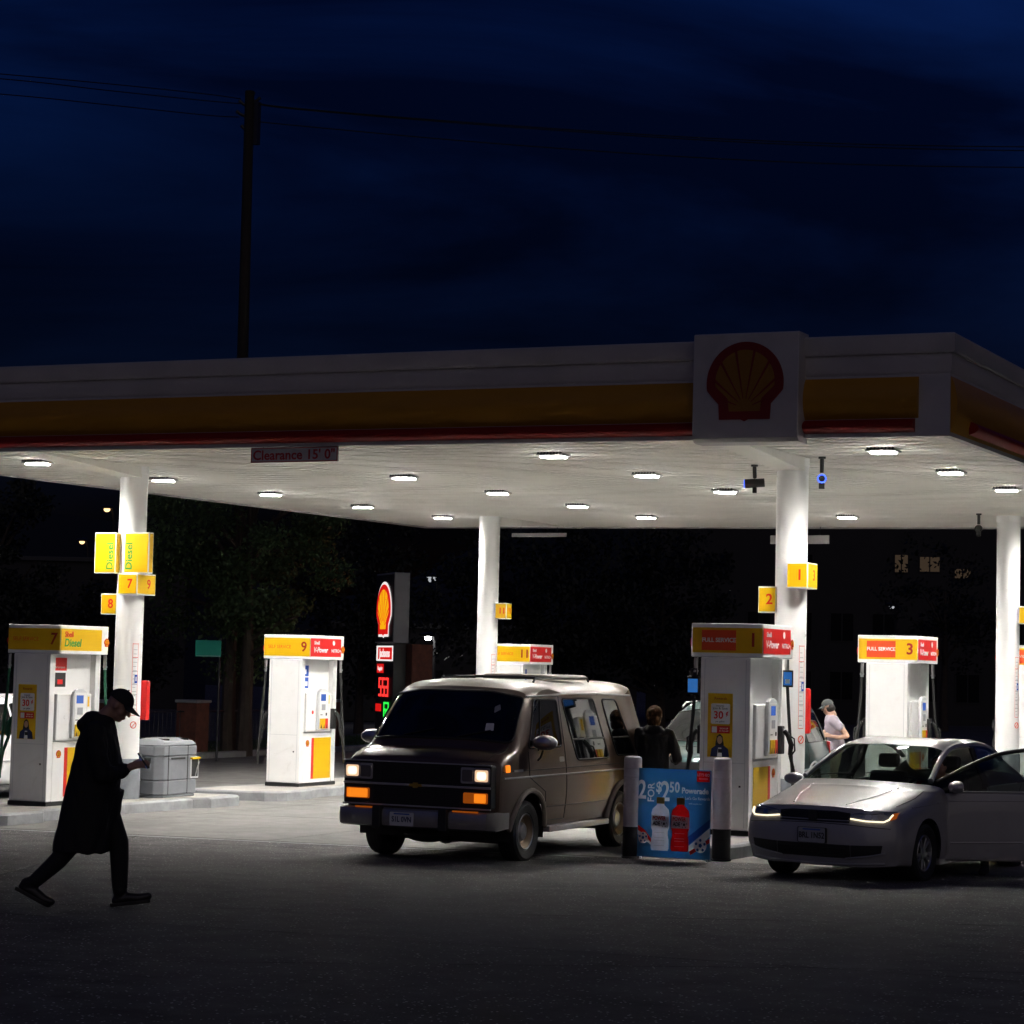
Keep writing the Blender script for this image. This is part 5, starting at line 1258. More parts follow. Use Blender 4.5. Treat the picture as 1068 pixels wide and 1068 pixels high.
        if s > 0:
            mm.v = [tuple(Vector(v)-hinge) for v in mm.v]; mo = mm.build('wing_mirror','trim_silver',d); MB().tube([Vector((.86,1.52,.96))-hinge,Vector((.91,1.50,.965))-hinge],.025,8).build('mirror_foot','black_plastic',mo)
            p_, n_ = ray2(bvh, ax, 2.45, .80); hb = MB().tube([Vector((p_.x+.02,2.33,.80))-hinge,Vector((p_.x+.035,2.40,.805))-hinge,Vector((p_.x+.02,2.52,.81))-hinge],.015,8); hb.build('door_handle',paint,d)
        else:
            mo = mm.build('wing_mirror',paint,t); MB().tube([(-.86,1.52,.96),(-.91,1.50,.965)],.025,8).build('mirror_foot','black_plastic',mo); p_, n_ = ray2(bvh, ax, 2.45, .80); MB().tube([(p_.x-.02,2.33,.80),(p_.x-.035,2.40,.805),(p_.x-.02,2.52,.81)],.015,8).build('door_handle',paint,t)
    def crease(s_, pts, parent, off=Vector(), r=.009):
        P = []
        for (a0,b0),(a1,b1) in zip(pts, pts[1:]):
            for k in range(8):
                q_, n_ = ray2(bvh, 'R+' if s_ > 0 else 'R-', a0+(a1-a0)*k/8, b0+(b1-b0)*k/8); P.append(q_+n_*(-.004)-off)
        MB().tube(P, r, 8).build('crease_line', paint, parent)
    for s in (1,-1):
        crease(s, [(1.42,.845),(2.55,.865)], d if s > 0 else t, hinge if s > 0 else Vector()); crease(s, [(1.45,.40),(2.52,.42)], d if s > 0 else t, hinge if s > 0 else Vector(), .012)
        crease(s, [(2.68,.865),(4.3,.875)], t); crease(s, [(.60,.80),(1.34,.842)], t); crease(s, [(2.68,.42),(3.08,.43)], t, r=.012)
    # trim inside the door and the door opening
    if door_open:
        MB().loft([[Vector((.80,y,z))-hinge for y,z in ((1.42,.26),(2.52,.28),(2.52,.92),(1.47,.90))],[Vector((.74,y,z))-hinge for y,z in ((1.46,.32),(2.48,.34),(2.48,.90),(1.52,.88))]]).build('door_lining','interior',d)
    # front: lamps, grille, intakes
    for s in (1,-1):
        hp = [(s*.40,.685),(s*.56,.665),(s*.74,.66),(s*.82,.70),(s*.80,.765),(s*.66,.775),(s*.50,.755),(s*.40,.735)]
        hl = conform(bvh,'F',hp if s>0 else hp[::-1],.006,'headlight','lamp_smoke',t,h=.03)
        dl = strip(bvh,'F',[(s*.405,.688),(s*.56,.670),(s*.735,.667),(s*.775,.69)] ,.013,.0085,'running_light','drl' if lit else 'head_off',hl,h=.03)
        strip(bvh,'F',[(s*.775,.69),(s*.79,.735)],.013,.0085,'running_light','drl' if lit else 'head_off',hl,h=.02)
        conform(bvh,'F',(lambda q: q if s>0 else q[::-1])([(s*.785,.68),(s*.825,.70),(s*.815,.755),(s*.79,.75)]),.010,'side_reflector','amber_faint',hl,h=.02)
        conform(bvh,'F',circ(s*.585,.715,.034,14),.012,'lamp_projector','chrome',hl,h=.02); conform(bvh,'F',circ(s*.70,.722,.030,14),.012,'lamp_reflector','head_off',hl,h=.02)
        strip(bvh,'F',[(s*.44,.73),(s*.72,.752)],.010,.005,'lamp_trim','chrome',hl,h=.03)
        conform(bvh,'F',(lambda q: q if s>0 else q[::-1])([(s*.42,.30),(s*.72,.345),(s*.74,.43),(s*.42,.42)]),.005,'side_intake','grille_black',t,h=.03)
        strip(bvh,'F',[(s*.36,.285),(s*.60,.315),(s*.76,.355)],.010,.008,'intake_trim','trim_silver',t,h=.03)
    gr = conform(bvh,'F',[(-.395,.645),(.395,.645),(.40,.745),(.25,.762),(-.25,.762),(-.40,.745)],.006,'grille','grille_black',t,h=.04)
    for z in (.665,.69,.715,.738): strip(bvh,'F',[(-.39,z),(.39,z)],.012,.006,'grille_bar','black_plastic' if z not in (.665,) else 'trim_silver',gr)
    for s in (1,-1): strip(bvh,'T',[(s*.30,.12),(s*.42,.5),(s*.50,1.0)],-.003,.010,'bonnet_crease',paint,t)
    MB().poly(circ(0,.705,.058,24),0,.012,frame((0,-.045,0),FRONT)).build('grille_emblem','black_plastic',gr)
    conform(bvh,'F',[(-.415,.285),(.415,.285),(.415,.42),(-.415,.42)],.005,'lower_intake','grille_black',t,h=.05)
    for z in (.31,.335,.36,.385): strip(bvh,'F',[(-.41,z),(.41,z)],.010,.005,'intake_bar','black_plastic',t)
    strip(bvh,'F',[(-.74,.245),(-.4,.225),(0,.215),(.4,.225),(.74,.245)],.010,.011,'lip_trim','trim_silver',t)
    strip(bvh,'F',[(-.80,.60),(-.45,.625),(0,.635),(.45,.625),(.80,.60)],.0,.004,'bumper_seam','black_print',t)
    strip(bvh,'T',[(-.74,.40),(-.775,.8),(-.76,1.05)],0,.004,'bonnet_seam','black_print',t); strip(bvh,'T',[(.74,.40),(.775,.8),(.76,1.05)],0,.004,'bonnet_seam','black_print',t)
    MB().poly(rrect(-.165,.425,.165,.585,.015),0,.02,frame((0,-.05,0),FRONT)).build('plate_holder','black_plastic',t); plate(t, frame((0,-.071,0),FRONT), 0, .505, number, 'grey_print', 'black_print')
    # wipers, dash, cabin
    strip(bvh,'T',[(-.60,1.20),(-.08,1.14)],.012,.007,'wiper','black_plastic',t); strip(bvh,'T',[(.05,1.16),(.64,1.24)],.012,.007,'wiper','black_plastic',t)
    cb = MB(); cb.box(-.80,.80,1.35,3.6,.20,.30); cb.build('cabin_floor','interior',t); bx('firewall','interior',t,-.80,.80,1.12,1.25,.25,.88,.01)
    MB().loft([[(x,1.26,z) for x,z in ((-.74,.60),(.74,.60),(.72,.95),(-.72,.95))],[(x,1.70,z) for x,z in ((-.74,.62),(.74,.62),(.72,.93),(-.72,.93))]]).build('dashboard','dash_grey',t,bevel=.04)
    MB().tube([(.37+.185*math.cos(a),1.92-.07*math.sin(a)*.5,.86+.185*math.sin(a)) for a in [2*math.pi*k/24 for k in range(24)]],.016,8,closed=True).tube([(.37,1.78,.83),(.37,1.91,.86)],.03,8).tube([(.2,1.92,.86),(.54,1.92,.86)],.018,6).build('steering_wheel','black_plastic',t)
    for sx in (.37,-.37):
        st = bx('seat','interior',t,sx-.25,sx+.25,2.05,2.55,.30,.52,.05); MB().loft([[(sx+x*.25,2.50+z_*.0+y,.50) for x,y in ((-1,0),(1,0),(1,.14),(-1,.14))],[(sx+x*.23,2.66+y,1.08) for x,y in ((-1,0),(1,0),(1,.11),(-1,.11))]] if (z_:=0)==0 else []).build('backrest','interior',st,bevel=.04); bx('headrest','interior',st,sx-.13,sx+.13,2.66,2.76,1.12,1.28,.04)
    bx('rear_bench','interior',t,-.62,.62,3.0,3.5,.30,.80,.06)
    for s in (1,-1): bx('rear_lamp','tail_red',t,s*.72-.10,s*.72+.10,4.50,4.56,.74,.90,.02)
    return t
sx_, sy_ = -7.30, 22.80
sedan = build_sedan((sx_,sy_,gz(sx_,sy_+1.5)), R(-8), 'silver saloon car with lit running lights and open front door', 'car_silver')
build_sedan((-5.55,29.9,gz(-5.55,32)), R(-4), 'silver car roof showing behind the open car door', 'car_silver', door_open=False, lit=False)

# ---- estate and SUV bodies
def build_suv(loc, rz, label, paint, lower, lit=False, nm='parked_suv', ext=0):
    t = thing(nm, label, 'car', loc, rz)
    S_ = lambda y: y + ext*max(0, min(1, (y-1.95)/1.3)); RW = S_(3.60)
    def C(y, w, belt, x5, z5, z7, y5=None, y7=None):
        y5 = y if y5 is None else y5; y7 = y if y7 is None else y7
        return [(w*.7,y,.26),(w*.96,y,.28),(w,y,.50),(w,y,.78),(w*.96,y,belt),(x5,y5,z5),(x5*.6,(y5+y7)/2,(z5+z7*2)/3+.01),(0,y7,z7)]
    cols = [[(.6,.22,.30),(.82,.20,.32),(.87,.17,.50),(.87,.17,.74),(.82,.20,.90),(.60,.08,.935),(.32,.04,.95),(0,.03,.955)],
      C(.48,.90,.97,.66,1.02,1.045), C(.92,.91,1.0,.70,1.06,1.09,.86,.82), C(1.38,.91,1.03,.76,1.09,1.13,1.30,1.12),
      C(1.95,.91,1.04,.64,1.60,1.67,2.0,1.88), C(2.65,.91,1.05,.655,1.66,1.745), C(3.25,.91,1.06,.655,1.665,1.75), C(3.60,.91,1.06,.655,1.66,1.745),
      [(.63,4.1,.28),(.86,4.1,.30),(.90,4.1,.5),(.90,4.1,.78),(.865,4.16,1.06),(.64,4.16,1.64),(.38,4.16,1.71),(0,4.16,1.72)],
      [(.6,4.6,.32),(.82,4.6,.34),(.86,4.62,.5),(.86,4.62,.78),(.82,4.56,1.05),(.61,4.42,1.56),(.36,4.42,1.62),(0,4.42,1.63)]]
    front = [[(.58,.05,.32),(.58,.02,.5),(.58,.03,.74)],[(.3,.0,.32),(.3,-.03,.5),(.3,-.02,.75)],[(0,-.01,.32),(0,-.04,.5),(0,-.03,.75)]]
    rear = [[(.55,4.66,.34),(.55,4.7,.5),(.55,4.66,.85)],[(.28,4.68,.34),(.28,4.72,.5),(.28,4.68,.85)],[(0,4.68,.34),(0,4.72,.5),(0,4.68,.85)]]
    cols = [[(x,S_(y),z) for x,y,z in c] for c in cols]; rear = [[(x,S_(y),z) for x,y,z in c] for c in rear]
    tags = {}
    for i in range(9): tags[(i,1)] = tags[(i,0)] = 'lower'
    out, bvh = net_body(cols, front, rear, tags, 3, None, [(.92,.36,.42),(RW,.36,.42)])
    emit(out,[k for k in out if k[0]=='body'],'body',paint,t); [emit(out,[('lower',q)],'lower_body',lower,t) for q in (1,2)]
    for s in (1,-1):
        ax = 'R+' if s>0 else 'R-'
        for y in (.92,RW): wheel(t,s*.79,y,.35,.22,s,'alloy'); arch_liner(t,.89,y,.36,.418,.5,s)
        for wp in ([(1.62,1.08),(2.42,1.09),(2.42,1.58),(2.02,1.57)],[(2.50,1.09),(3.28,1.10),(3.24,1.58),(2.50,1.59)],[(3.36,1.10),(4.36,1.11),(4.22,1.58),(3.34,1.60)]): conform(bvh,ax,rpoly([(S_(y_),z_) for y_,z_ in wp],.05),.004,'side_window','glass_dark',t,seal=.010)
        strip(bvh,ax,[(.3,.66),(4.3,.66)],.004,.02,'side_moulding',lower,t)
        for y in (1.52,S_(2.46),S_(3.32)): strip(bvh,ax,[(y,1.05),(y,.40)],0,.004,'door_seam','black_print',t)
        for y in (2.3,3.15): conform(bvh,ax,rpoly([(y-.12,.93),(y,.93),(y,.965),(y-.12,.965)],.01),.02,'door_handle',paint,t)
        conform(bvh,'F',(lambda q: q if s>0 else q[::-1])([(s*.50,.74),(s*.80,.74),(s*.80,.87),(s*.52,.86)]),.006,'headlight','head_off',t,h=.04)
        mm = MB().loft([[(s*(1.03+.11*math.cos(a)*k),yy,1.14+.075*math.sin(a)*k) for a in [2*math.pi*q/14 for q in range(14)]] for yy,k in ((1.60,.3),(1.63,.9),(1.70,1),(1.72,.9))]); mo = mm.build('wing_mirror',paint,t); MB().tube([(s*.88,1.7,1.08),(s*.96,1.68,1.11)],.02,6).build('mirror_foot','black_plastic',mo)
        MB().tube([(s*.58,1.95,1.66),(s*.58,2.1,1.73),(s*.58,S_(3.8),1.74),(s*.58,S_(3.95),1.66)],.016,6).build('roof_rail','trim_silver',t)
        bx('rear_lamp','tail_red',t,s*.80-.06,s*.80+.06,S_(4.58),S_(4.63),.85,1.1,.02)
    conform(bvh,'F',rpoly([(-.74,1.12),(-.4,1.145),(.4,1.145),(.74,1.12),(.62,1.57),(.3,1.62),(-.3,1.62),(-.62,1.57)],.05),.004,'windscreen','glass_dark',t,seal=.012)
    conform(bvh,'F',rpoly([(-.46,.72),(.46,.72),(.46,.87),(-.46,.87)],.03),.006,'grille','grille_black',t); conform(bvh,'F',rpoly([(-.6,.40),(.6,.40),(.6,.50),(-.6,.50)],.03),.006,'lower_intake','grille_black',t)
    plate(t,frame((0,-.06,0),FRONT),0,.58,'B72 KDM','light_grey'); bx('under_tray','black_print',t,-.7,.7,.4,4.3,.24,.34,0)
    return t
build_suv((-12.42,31.75,gz(-12.4,34)), R(0), 'dark green estate car with grey lower body behind pump 1', 'suv_green', 'suv_grey', ext=.55)
build_suv((-24.6,28.2,gz(-24.6,30)), R(0), 'white car partly hidden behind pump 7 at the left edge', 'car_white', 'car_white')
# ------------------------------------------------------------------ people
mat('skin', (.42,.24,.17), .5, var=.06, vscale=9); mat('cloth_black', (.010,.010,.011), .85, var=.25, vscale=10, bump=.3, bscale=60); mat('cloth_dark', (.016,.016,.019), .85, var=.25, vscale=10, bump=.3, bscale=60)
mat('denim', (.022,.026,.04), .85, var=.2, vscale=10); mat('shirt_lilac', (.30,.255,.30), .8, var=.08, vscale=8, bump=.2, bscale=40); mat('hair_brown', (.055,.026,.011), .9, spec=.1, var=.5, vscale=30, bump=.6, bscale=90); mat('hair_dark', (.015,.011,.009), .6, var=.3, vscale=20)
mat('shoe', (.012,.011,.011), .4); mat('cap_cloth', (.014,.014,.016), .85); mat('eye_white', (.7,.7,.7), .3); mat('trousers_khaki', (.13,.11,.07), .85, var=.15, vscale=9); mat('cap_grey', (.05,.055,.055), .8)
V3 = Vector
class Flesh:
    def __init__(s): s.b = MB()
    def cap(s, p0, r0, p1, r1, n=14):
        p0, p1 = V3(p0), V3(p1); s.b.cyl(p0, p1, r0, r1, n); s.b.ell(p0,(r0,)*3,n,8); s.b.ell(p1,(r1,)*3,n,8); return s
    def chain(s, L):
        for (a,ra),(b,rb) in zip(L, L[1:]): s.cap(a,ra,b,rb)
        return s
    def ell(s, c, r, M=None): s.b.ell(c, r, 18, 12, M); return s
    def loft(s, loops): s.b.loft(loops); return s
    def build(s, name, parent, mats, pick, voxel=.011, smooth=4, fold=0):
        me = bpy.data.meshes.new('f'); me.from_pydata([tuple(v) for v in s.b.v], [], s.b.f)
        bm = bmesh.new(); bm.from_mesh(me); bmesh.ops.remove_doubles(bm, verts=bm.verts, dist=1e-6); bmesh.ops.dissolve_degenerate(bm, dist=1e-6, edges=bm.edges); bm.to_mesh(me); bm.free()
        o = bpy.data.objects.new('f', me); col.objects.link(o)
        m = o.modifiers.new('r','REMESH'); m.mode = 'VOXEL'; m.voxel_size = voxel
        m = o.modifiers.new('s','SMOOTH'); m.iterations = smooth; m.factor = .5
        ev = evaluated(o); bpy.data.objects.remove(o); ev.name = name
        if fold:                  # soft cloth folds
            ns = [v.normal.copy() for v in ev.vertices]
            for v, n_ in zip(ev.vertices, ns):
                c_ = v.co; k_ = noise.noise(Vector((c_.x*11,c_.y*11,c_.z*3.2)))+.5*noise.noise(Vector((c_.x*24+5,c_.y*24,c_.z*9)))
                v.co = c_ + n_*(fold*k_)
        ev.materials.clear()
        for x in mats: ev.materials.append(MATS[x])
        for p in ev.polygons: p.use_smooth = True; p.material_index = pick(p.center)
        o = bpy.data.objects.new(name, ev); col.objects.link(o); o.parent = parent; return o
def head(fl, c, M):
    T = lambda p: V3(c)+M@V3(p)
    fl.ell(c,(.098,.077,.108),M); fl.ell(T((.03,0,-.07)),(.064,.056,.066),M); fl.ell(T((.062,0,-.112)),(.028,.032,.022),M); fl.ell(T((.075,0,.012)),(.022,.06,.016),M)
    fl.cap(T((.092,0,-.005)),.010,T((.116,0,-.040)),.016); fl.ell(T((.094,0,-.075)),(.014,.026,.007),M); fl.ell(T((.092,0,-.089)),(.013,.024,.007),M)
    for s in (1,-1): fl.ell(T((-.005,s*.080,-.02)),(.020,.010,.032),M); fl.ell(T((.05,s*.045,-.05)),(.03,.025,.03),M)
    fl.cap(T((-.025,0,-.07)),.058,T((-.045,0,-.17)),.062)
def hand(fl, w, d, up, out, curl=.5, r=.0088):
    """w wrist, d along the palm, up = back of hand, out = thumb side"""
    w, d, up, out = V3(w), V3(d).normalized(), V3(up).normalized(), V3(out).normalized()
    for k in (-1.2,-.4,.4,1.2): fl.cap(w+out*k*.012, .020, w+d*.085+out*k*.019, .0135, 10)
    for k, l in ((1.5,.9),(.5,1.0),(-.5,.95),(-1.5,.75)):
        a = w+d*.088+out*k*.0195; dd = (d-up*curl*.5).normalized(); b = a+dd*.042*l; d2 = (d-up*curl*1.5).normalized(); c = b+d2*.030*l; d3 = (d*.6-up*curl*2).normalized(); e = c+d3*.022*l
        fl.cap(a,r*1.12,b,r,8); fl.cap(b,r,c,r*.95,8); fl.cap(c,r*.95,e,r*.85,8)
    a = w+d*.025+out*.026; b = a+(d*.6+out*.75-up*.25).normalized()*.042; c = b+(d*.9+out*.2-up*.45).normalized()*.034
    fl.cap(a,.0145,b,.0115,8); fl.cap(b,.0115,c,.0095,8)
def foot(fl, ankle, heel, ball, toe):
    fl.cap(heel,.042,V3(heel).lerp(V3(ball),.5)+V3((0,0,.015)),.044); fl.cap(V3(heel).lerp(V3(ball),.5)+V3((0,0,.015)),.044,ball,.045); fl.cap(ball,.045,toe,.032); fl.cap(ankle,.048,V3(heel)+V3((.02,0,.03)),.046)
def shoe(parent, heel, toe, w=.048):
    heel, toe = V3(heel), V3(toe); d = (toe-heel).normalized(); sd_ = V3((0,0,1)).cross(d).normalized(); up = d.cross(sd_); L = (toe-heel).length
    out = [(-.045,-.8),(-.05,-.3),(-.05,.3),(-.045,.8),(.3*L,.85),(.6*L,.95),(.82*L,1.0),(L,.72),(L+.03,.25),(L+.03,-.25),(L,-.72),(.82*L,-1.0),(.6*L,-.95),(.3*L,-.85)]
    MB().loft([[heel+d*a+sd_*(b*w)+up*z for a,b in out] for z in (-.048,-.018)]).build('shoe_sole','shoe',parent,bevel=.006)
def cap_hat(parent, c, M, m='cap_cloth', r=(.108,.090,.105)):
    T = lambda p: V3(c)+M@V3(p); b = MB(); L = []
    for i in range(9):
        a = R(90)*i/8; L.append([T((r[0]*math.cos(a)*math.cos(t)-.004, r[1]*math.cos(a)*math.sin(t), .018+r[2]*math.sin(a)*.98)) for t in [2*math.pi*k/24 for k in range(24)]])
    b.loft(L[:-1]); o = b.build('cap', m, parent)
    q = []
    for z in (.0,.006):
        lp = []
        for k in range(13):
            t = R(-70+140*k/12); lp.append(T((r[0]*math.cos(t)*.98-.004, r[1]*math.sin(t)*.98, .022+z)))
        for k in range(13):
            t = R(70-140*k/12); lp.append(T((r[0]*math.cos(t)+.085*math.cos(t*.9), r[1]*math.sin(t)*1.02, .004+z-.012*abs(math.sin(t)))))
        q.append(lp)
    MB().loft(q).build('brim', m, o); MB().ell(T((0,0,r[2]+.02)),(.008,.008,.005)).build('button', m, o)
    return o
def ell_ring(cx, cy, z, rf, rl, n=28, p=2.4):
    out = []
    for k in range(n):
        a = 2*math.pi*k/n; c, s = math.cos(a), math.sin(a)
        out.append((cx+rf*math.copysign(abs(c)**(2/p),c), cy+rl*math.copysign(abs(s)**(2/p),s), z))
    return out
def eyes(parent, c, M):
    T = lambda p: V3(c)+M@V3(p)
    for s in (1,-1):
        e = MB().ell(T((.088,s*.032,-.008)),(.011,.013,.010)).build('eye','eye_white',parent); MB().ell(T((.097,s*.032,-.008)),(.004,.006,.006)).build('pupil','black_print',e)

# ---- walking man with phone
def walker():
    x, y = -10.76, 14.92
    t = thing('person', 'person in a long black coat and cap walking while looking at a phone', 'person', (x,y,gz(x,y)), rz=YAW)
    f = Flesh(); Mh = Matrix.Rotation(R(33),3,'Y'); hc = (.190,0,1.615)
    head(f, hc, Mh)
    f.chain([((.085,0,1.47),.065),((.05,0,1.40),.10)])
    f.loft([ell_ring(-.02,0,.84,.11,.155),ell_ring(-.02,0,.95,.115,.165),ell_ring(0,0,1.08,.10,.15),ell_ring(.02,0,1.22,.115,.165),ell_ring(.03,0,1.34,.12,.185),ell_ring(.045,0,1.43,.09,.16),ell_ring(.055,0,1.47,.06,.08)])
    # legs
    f.chain([((-.01,.09,.90),.105),((.12,.085,.70),.098),((.205,.08,.51),.080),((.215,.08,.38),.076),((.228,.075,.13),.060)]); foot(f,(.232,.075,.12),(.205,.075,.048),(.38,.072,.068),(.455,.07,.090))
    f.chain([((-.02,-.09,.90),.105),((-.07,-.09,.70),.098),((-.14,-.09,.50),.080),((-.24,-.09,.37),.074),((-.41,-.09,.21),.058)]); foot(f,(-.425,-.09,.20),(-.505,-.09,.155),(-.345,-.09,.060),(-.285,-.09,.045))
    for s in (1,-1):
        f.chain([((.04,s*.175,1.40),.062),((.075,s*.235,1.20),.050),((.10,s*.225,1.06),.043),((.19,s*.145,1.07),.040),((.285,s*.060,1.11),.028)])
        hand(f,(.290,s*.055,1.115),(.9,-s*.15,.25),(.0,s*.8,.5),(.15,-s*.5,.85),curl=.75)
    def pick(c):
        if c.z < .145 and (c.x < -.26 or c.x > .14): return 2
        if c.z > 1.46 and c.x > .03: return 0
        if c.x > .275 and 1.0 < c.z < 1.3: return 0
        return 1
    body = f.build('body', t, ['skin','cloth_black','shoe'], pick, .0085, 3); eyes(body, hc, Mh)
    shoe(body,(.20,.075,.052),(.44,.07,.083)); shoe(body,(-.51,-.09,.158),(-.30,-.09,.052))
    # long coat with hood down
    g = Flesh()
    rings = [(-.085,.0,.435,.225,.245),(-.083,0,.52,.228,.25),(-.06,0,.66,.228,.25),(-.035,0,.82,.225,.245),(.0,0,1.0,.225,.235),(.015,0,1.15,.212,.23),(.015,0,1.28,.185,.232),(.02,0,1.38,.16,.225),(.035,0,1.45,.125,.175),(.05,0,1.50,.09,.12)]
    g.loft([ell_ring(a+.008,b,z,rf*(.92 if z > .6 else .97),rl*.94,32,2.2) for a,b,z,rf,rl in rings])
    for s in (1,-1): g.chain([((.035,s*.175,1.40),.080),((.075,s*.245,1.21),.075),((.105,s*.235,1.06),.068),((.19,s*.150,1.065),.060),((.262,s*.078,1.098),.047)])
    g.ell((-.035,0,1.47),(.10,.125,.075),Matrix.Rotation(R(-25),3,'Y')); g.ell((-.085,0,1.44),(.07,.105,.07)); g.chain([((.02,.10,1.49),.045),((.115,.055,1.475),.035)]); g.chain([((.02,-.10,1.49),.045),((.115,-.055,1.475),.035)])
    # open front: a skirt flap swinging forward
    g.loft([[(.10,-.10,.50),(.145,.02,.49),(.145,.10,.49),(.10,.12,.50)],[(.14,-.12,.72),(.19,0,.72),(.19,.10,.72),(.14,.14,.72)],[(.18,-.12,.93),(.235,0,.93),(.235,.10,.93),(.18,.14,.93)]])
    g.build('coat', t, ['cloth_black'], lambda c: 0, .011, 5, fold=.016)
    cap_hat(body, hc, Mh)
    ph = MB(); Mp = Matrix.Translation((.395,.0,1.165)) @ Matrix.Rotation(R(-35),4,'Y'); ph.box(-.007,.007,-.036,.036,-.075,.075,Mp)
    p = ph.build('mobile_phone','black_plastic',None,bevel=.004); p.location = t.location; p.rotation_euler = (0,0,YAW); tag(p,'dark mobile phone held by the walking person','phone')
    MB().box(-.0085,-.0075,-.032,.032,-.068,.068,Mp).build('screen','screen_blue',p,smooth=False)
walker()

# ---- person standing with their back to us
def stander():
    x, y = -10.82, 27.05
    t = thing('person', 'person in a dark hoodie seen from behind, above the blue poster', 'person', (x,y,gz(x,y)), rz=R(105))
    f = Flesh(); Mh = Matrix.Rotation(R(10),3,'Y'); hc = (.03,0,1.625)
    head(f,hc,Mh)
    f.loft([ell_ring(0,0,.86,.115,.165),ell_ring(0,0,.97,.12,.17),ell_ring(.01,0,1.10,.11,.16),ell_ring(.01,0,1.25,.12,.17),ell_ring(0,0,1.36,.12,.19),ell_ring(0,0,1.43,.09,.16),ell_ring(0,0,1.48,.06,.075)])
    for s in (1,-1):
        f.chain([((0,s*.095,.90),.10),((.02,s*.10,.68),.080),((.02,s*.10,.50),.060),((.0,s*.10,.36),.058),((-.02,s*.10,.10),.042)]); foot(f,(-.02,s*.10,.10),(-.055,s*.10,.045),(.10,s*.11,.045),(.17,s*.115,.035))
        f.chain([((0,s*.185,1.40),.062),((-.03,s*.27,1.22),.05),((-.02,s*.30,1.10),.043),((.10,s*.27,1.06),.038),((.20,s*.21,1.10),.028)]); hand(f,(.205,s*.205,1.10),(.9,-s*.2,.2),(0,s*.7,.6),(.2,-s*.4,.8),curl=.7)
    def pick(c):
        if c.z < .10: return 3
        if c.z > 1.48: return 0
        if c.x > .195 and 1.0 < c.z < 1.25: return 0
        return 1 if c.z > .92 else 2
    body = f.build('body',t,['skin','cloth_black','denim','shoe'],pick,.010,3); eyes(body,hc,Mh)
    g = Flesh(); g.loft([ell_ring(0,0,.80,.15,.20),ell_ring(0,0,.95,.155,.205),ell_ring(.01,0,1.12,.15,.20),ell_ring(.01,0,1.27,.15,.215),ell_ring(0,0,1.38,.14,.215),ell_ring(0,0,1.45,.105,.16),ell_ring(0,0,1.50,.075,.09)])
    for s in (1,-1): g.chain([((0,s*.18,1.40),.080),((-.03,s*.275,1.22),.072),((-.02,s*.305,1.10),.065),((.10,s*.272,1.06),.056),((.18,s*.222,1.09),.046)])
    g.ell((-.075,0,1.45),(.075,.125,.085)); g.build('hoodie',t,['cloth_black'],lambda c:0,.012,5,fold=.012)
    h = Flesh(); h.ell((.005,0,1.648),(.128,.108,.122)); h.ell((-.05,0,1.575),(.085,.095,.095)); h.ell((-.115,.02,1.685),(.050,.050,.045)); h.build('hair',body,['hair_brown'],lambda c:0,.010,2)
stander()

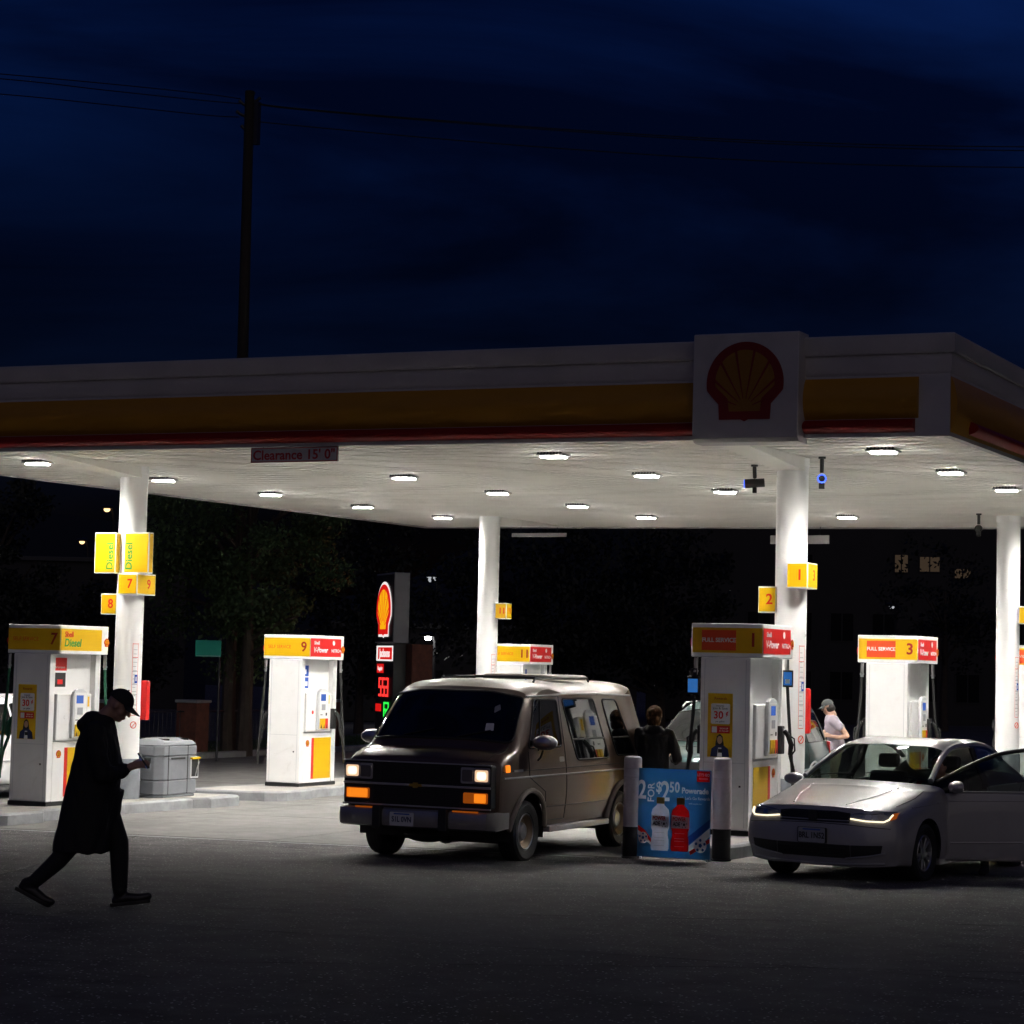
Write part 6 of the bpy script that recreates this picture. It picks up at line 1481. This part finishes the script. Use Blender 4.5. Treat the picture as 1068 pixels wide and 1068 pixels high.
# ---- man in lilac T-shirt beside the green car
def leaner():
    x, y = -11.80, 37.95
    t = thing('person', 'person in a lilac T-shirt and cap behind the green car', 'person', (x,y,gz(x,y)), rz=R(200))
    f = Flesh(); Mh = Matrix.Rotation(R(18),3,'Y'); hc = (.14,0,1.66)
    head(f,hc,Mh)
    f.loft([ell_ring(-.03,0,.88,.12,.165),ell_ring(-.03,0,.99,.125,.17),ell_ring(-.01,0,1.12,.12,.165),ell_ring(.03,0,1.28,.125,.175),ell_ring(.055,0,1.40,.12,.195),ell_ring(.07,0,1.47,.09,.16),ell_ring(.08,0,1.52,.06,.075)])
    f.chain([((.06,0,1.46),.08),((.105,0,1.54),.06)])
    for s in (1,-1):
        f.chain([((-.03,s*.095,.92),.10),((.0,s*.10,.70),.080),((.02,s*.10,.52),.060),((.0,s*.10,.37),.058),((-.03,s*.10,.10),.042)]); foot(f,(-.03,s*.10,.10),(-.06,s*.10,.045),(.10,s*.11,.045),(.17,s*.115,.035))
    f.chain([((.05,.185,1.42),.062),((-.10,.27,1.28),.052),((-.19,.31,1.16),.042),((-.05,.29,1.13),.040),((.08,.22,1.15),.028)]); hand(f,(.085,.215,1.15),(.9,-.2,.1),(0,.8,.5),(.2,-.3,.85),curl=.7)
    f.chain([((.05,-.185,1.42),.062),((.12,-.27,1.25),.052),((.22,-.27,1.14),.042),((.35,-.22,1.17),.038),((.45,-.18,1.20),.028)]); hand(f,(.455,-.178,1.20),(.9,.2,.1),(0,-.7,.6),(.2,.4,.8),curl=.7)
    def pick(c):
        if c.z < .10: return 2
        if c.z < 1.0 and abs(c.y) < .2: return 1
        return 0
    body = f.build('body',t,['skin','trousers_khaki','shoe'],pick,.010,3); eyes(body,hc,Mh)
    g = Flesh(); g.loft([ell_ring(-.03,0,.90,.15,.195),ell_ring(-.025,0,1.0,.15,.20),ell_ring(-.005,0,1.13,.145,.19),ell_ring(.03,0,1.28,.15,.205),ell_ring(.055,0,1.40,.14,.215),ell_ring(.07,0,1.47,.11,.175),ell_ring(.08,0,1.51,.075,.09)])
    g.chain([((.05,.18,1.42),.085),((-.07,.255,1.305),.078)]); g.chain([((.05,-.18,1.42),.085),((.11,-.255,1.28),.078)]); g.build('t_shirt',t,['shirt_lilac'],lambda c:0,.012,5,fold=.011)
    cap_hat(body,hc,Mh,'cap_grey')
    h = Flesh(); h.ell((.10,0,1.63),(.095,.098,.085)); h.build('hair',body,['hair_dark'],lambda c:0,.010,2)
leaner()

# ---- driver in the saloon
def driver():
    t = thing('person', 'dim figure sitting at the wheel of the silver saloon car', 'person', sedan.location, rz=R(-8))
    X = Matrix.Translation((.37,2.42,0)) @ Matrix.Rotation(R(-90),4,'Z')          # forward -> -y of the car
    f = Flesh(); Mh = Matrix.Rotation(R(12),3,'Y'); hc = (.03,0,1.17)
    head(f,hc,Mh)
    f.loft([ell_ring(-.02,0,.46,.13,.17),ell_ring(-.03,0,.58,.13,.17),ell_ring(-.03,0,.72,.12,.165),ell_ring(-.03,0,.85,.12,.18),ell_ring(-.02,0,.95,.10,.17),ell_ring(-.01,0,1.02,.06,.075)])
    f.chain([((0,-.10,.54),.09),((.40,-.12,.62),.065),((.58,-.12,.36),.045)]); foot(f,(.58,-.12,.36),(.56,-.12,.32),(.70,-.12,.36),(.76,-.12,.39))
    f.chain([((0,.12,.54),.09),((.22,.46,.56),.065),((.20,.62,.20),.045)]); foot(f,(.20,.62,.16),(.17,.62,.06),(.31,.64,.055),(.37,.645,.05))
    f.chain([((-.02,.18,.93),.06),((.08,.24,.74),.05),((.22,.22,.72),.04),((.42,.14,.90),.028)]); hand(f,(.42,.14,.90),(.7,-.1,.5),(-.4,.4,.8),(.2,-.8,.2),curl=.8)
    f.chain([((-.02,-.18,.93),.06),((.10,-.25,.75),.05),((.24,-.22,.76),.04),((.42,-.13,.92),.028)]); hand(f,(.42,-.13,.92),(.7,.1,.5),(-.4,-.4,.8),(.2,.8,.2),curl=.8)
    def pick(c):
        if c.z > 1.03 or (c.x > .41 and c.z > .8): return 0
        return 1
    o = f.build('body',t,['skin','cloth_dark'],pick,.011,3); o.data.transform(X)
    h = Flesh(); h.ell((.005,0,1.195),(.105,.088,.10)); h.build('hair',o,['hair_dark'],lambda c:0,.011,2).data.transform(X)
driver()
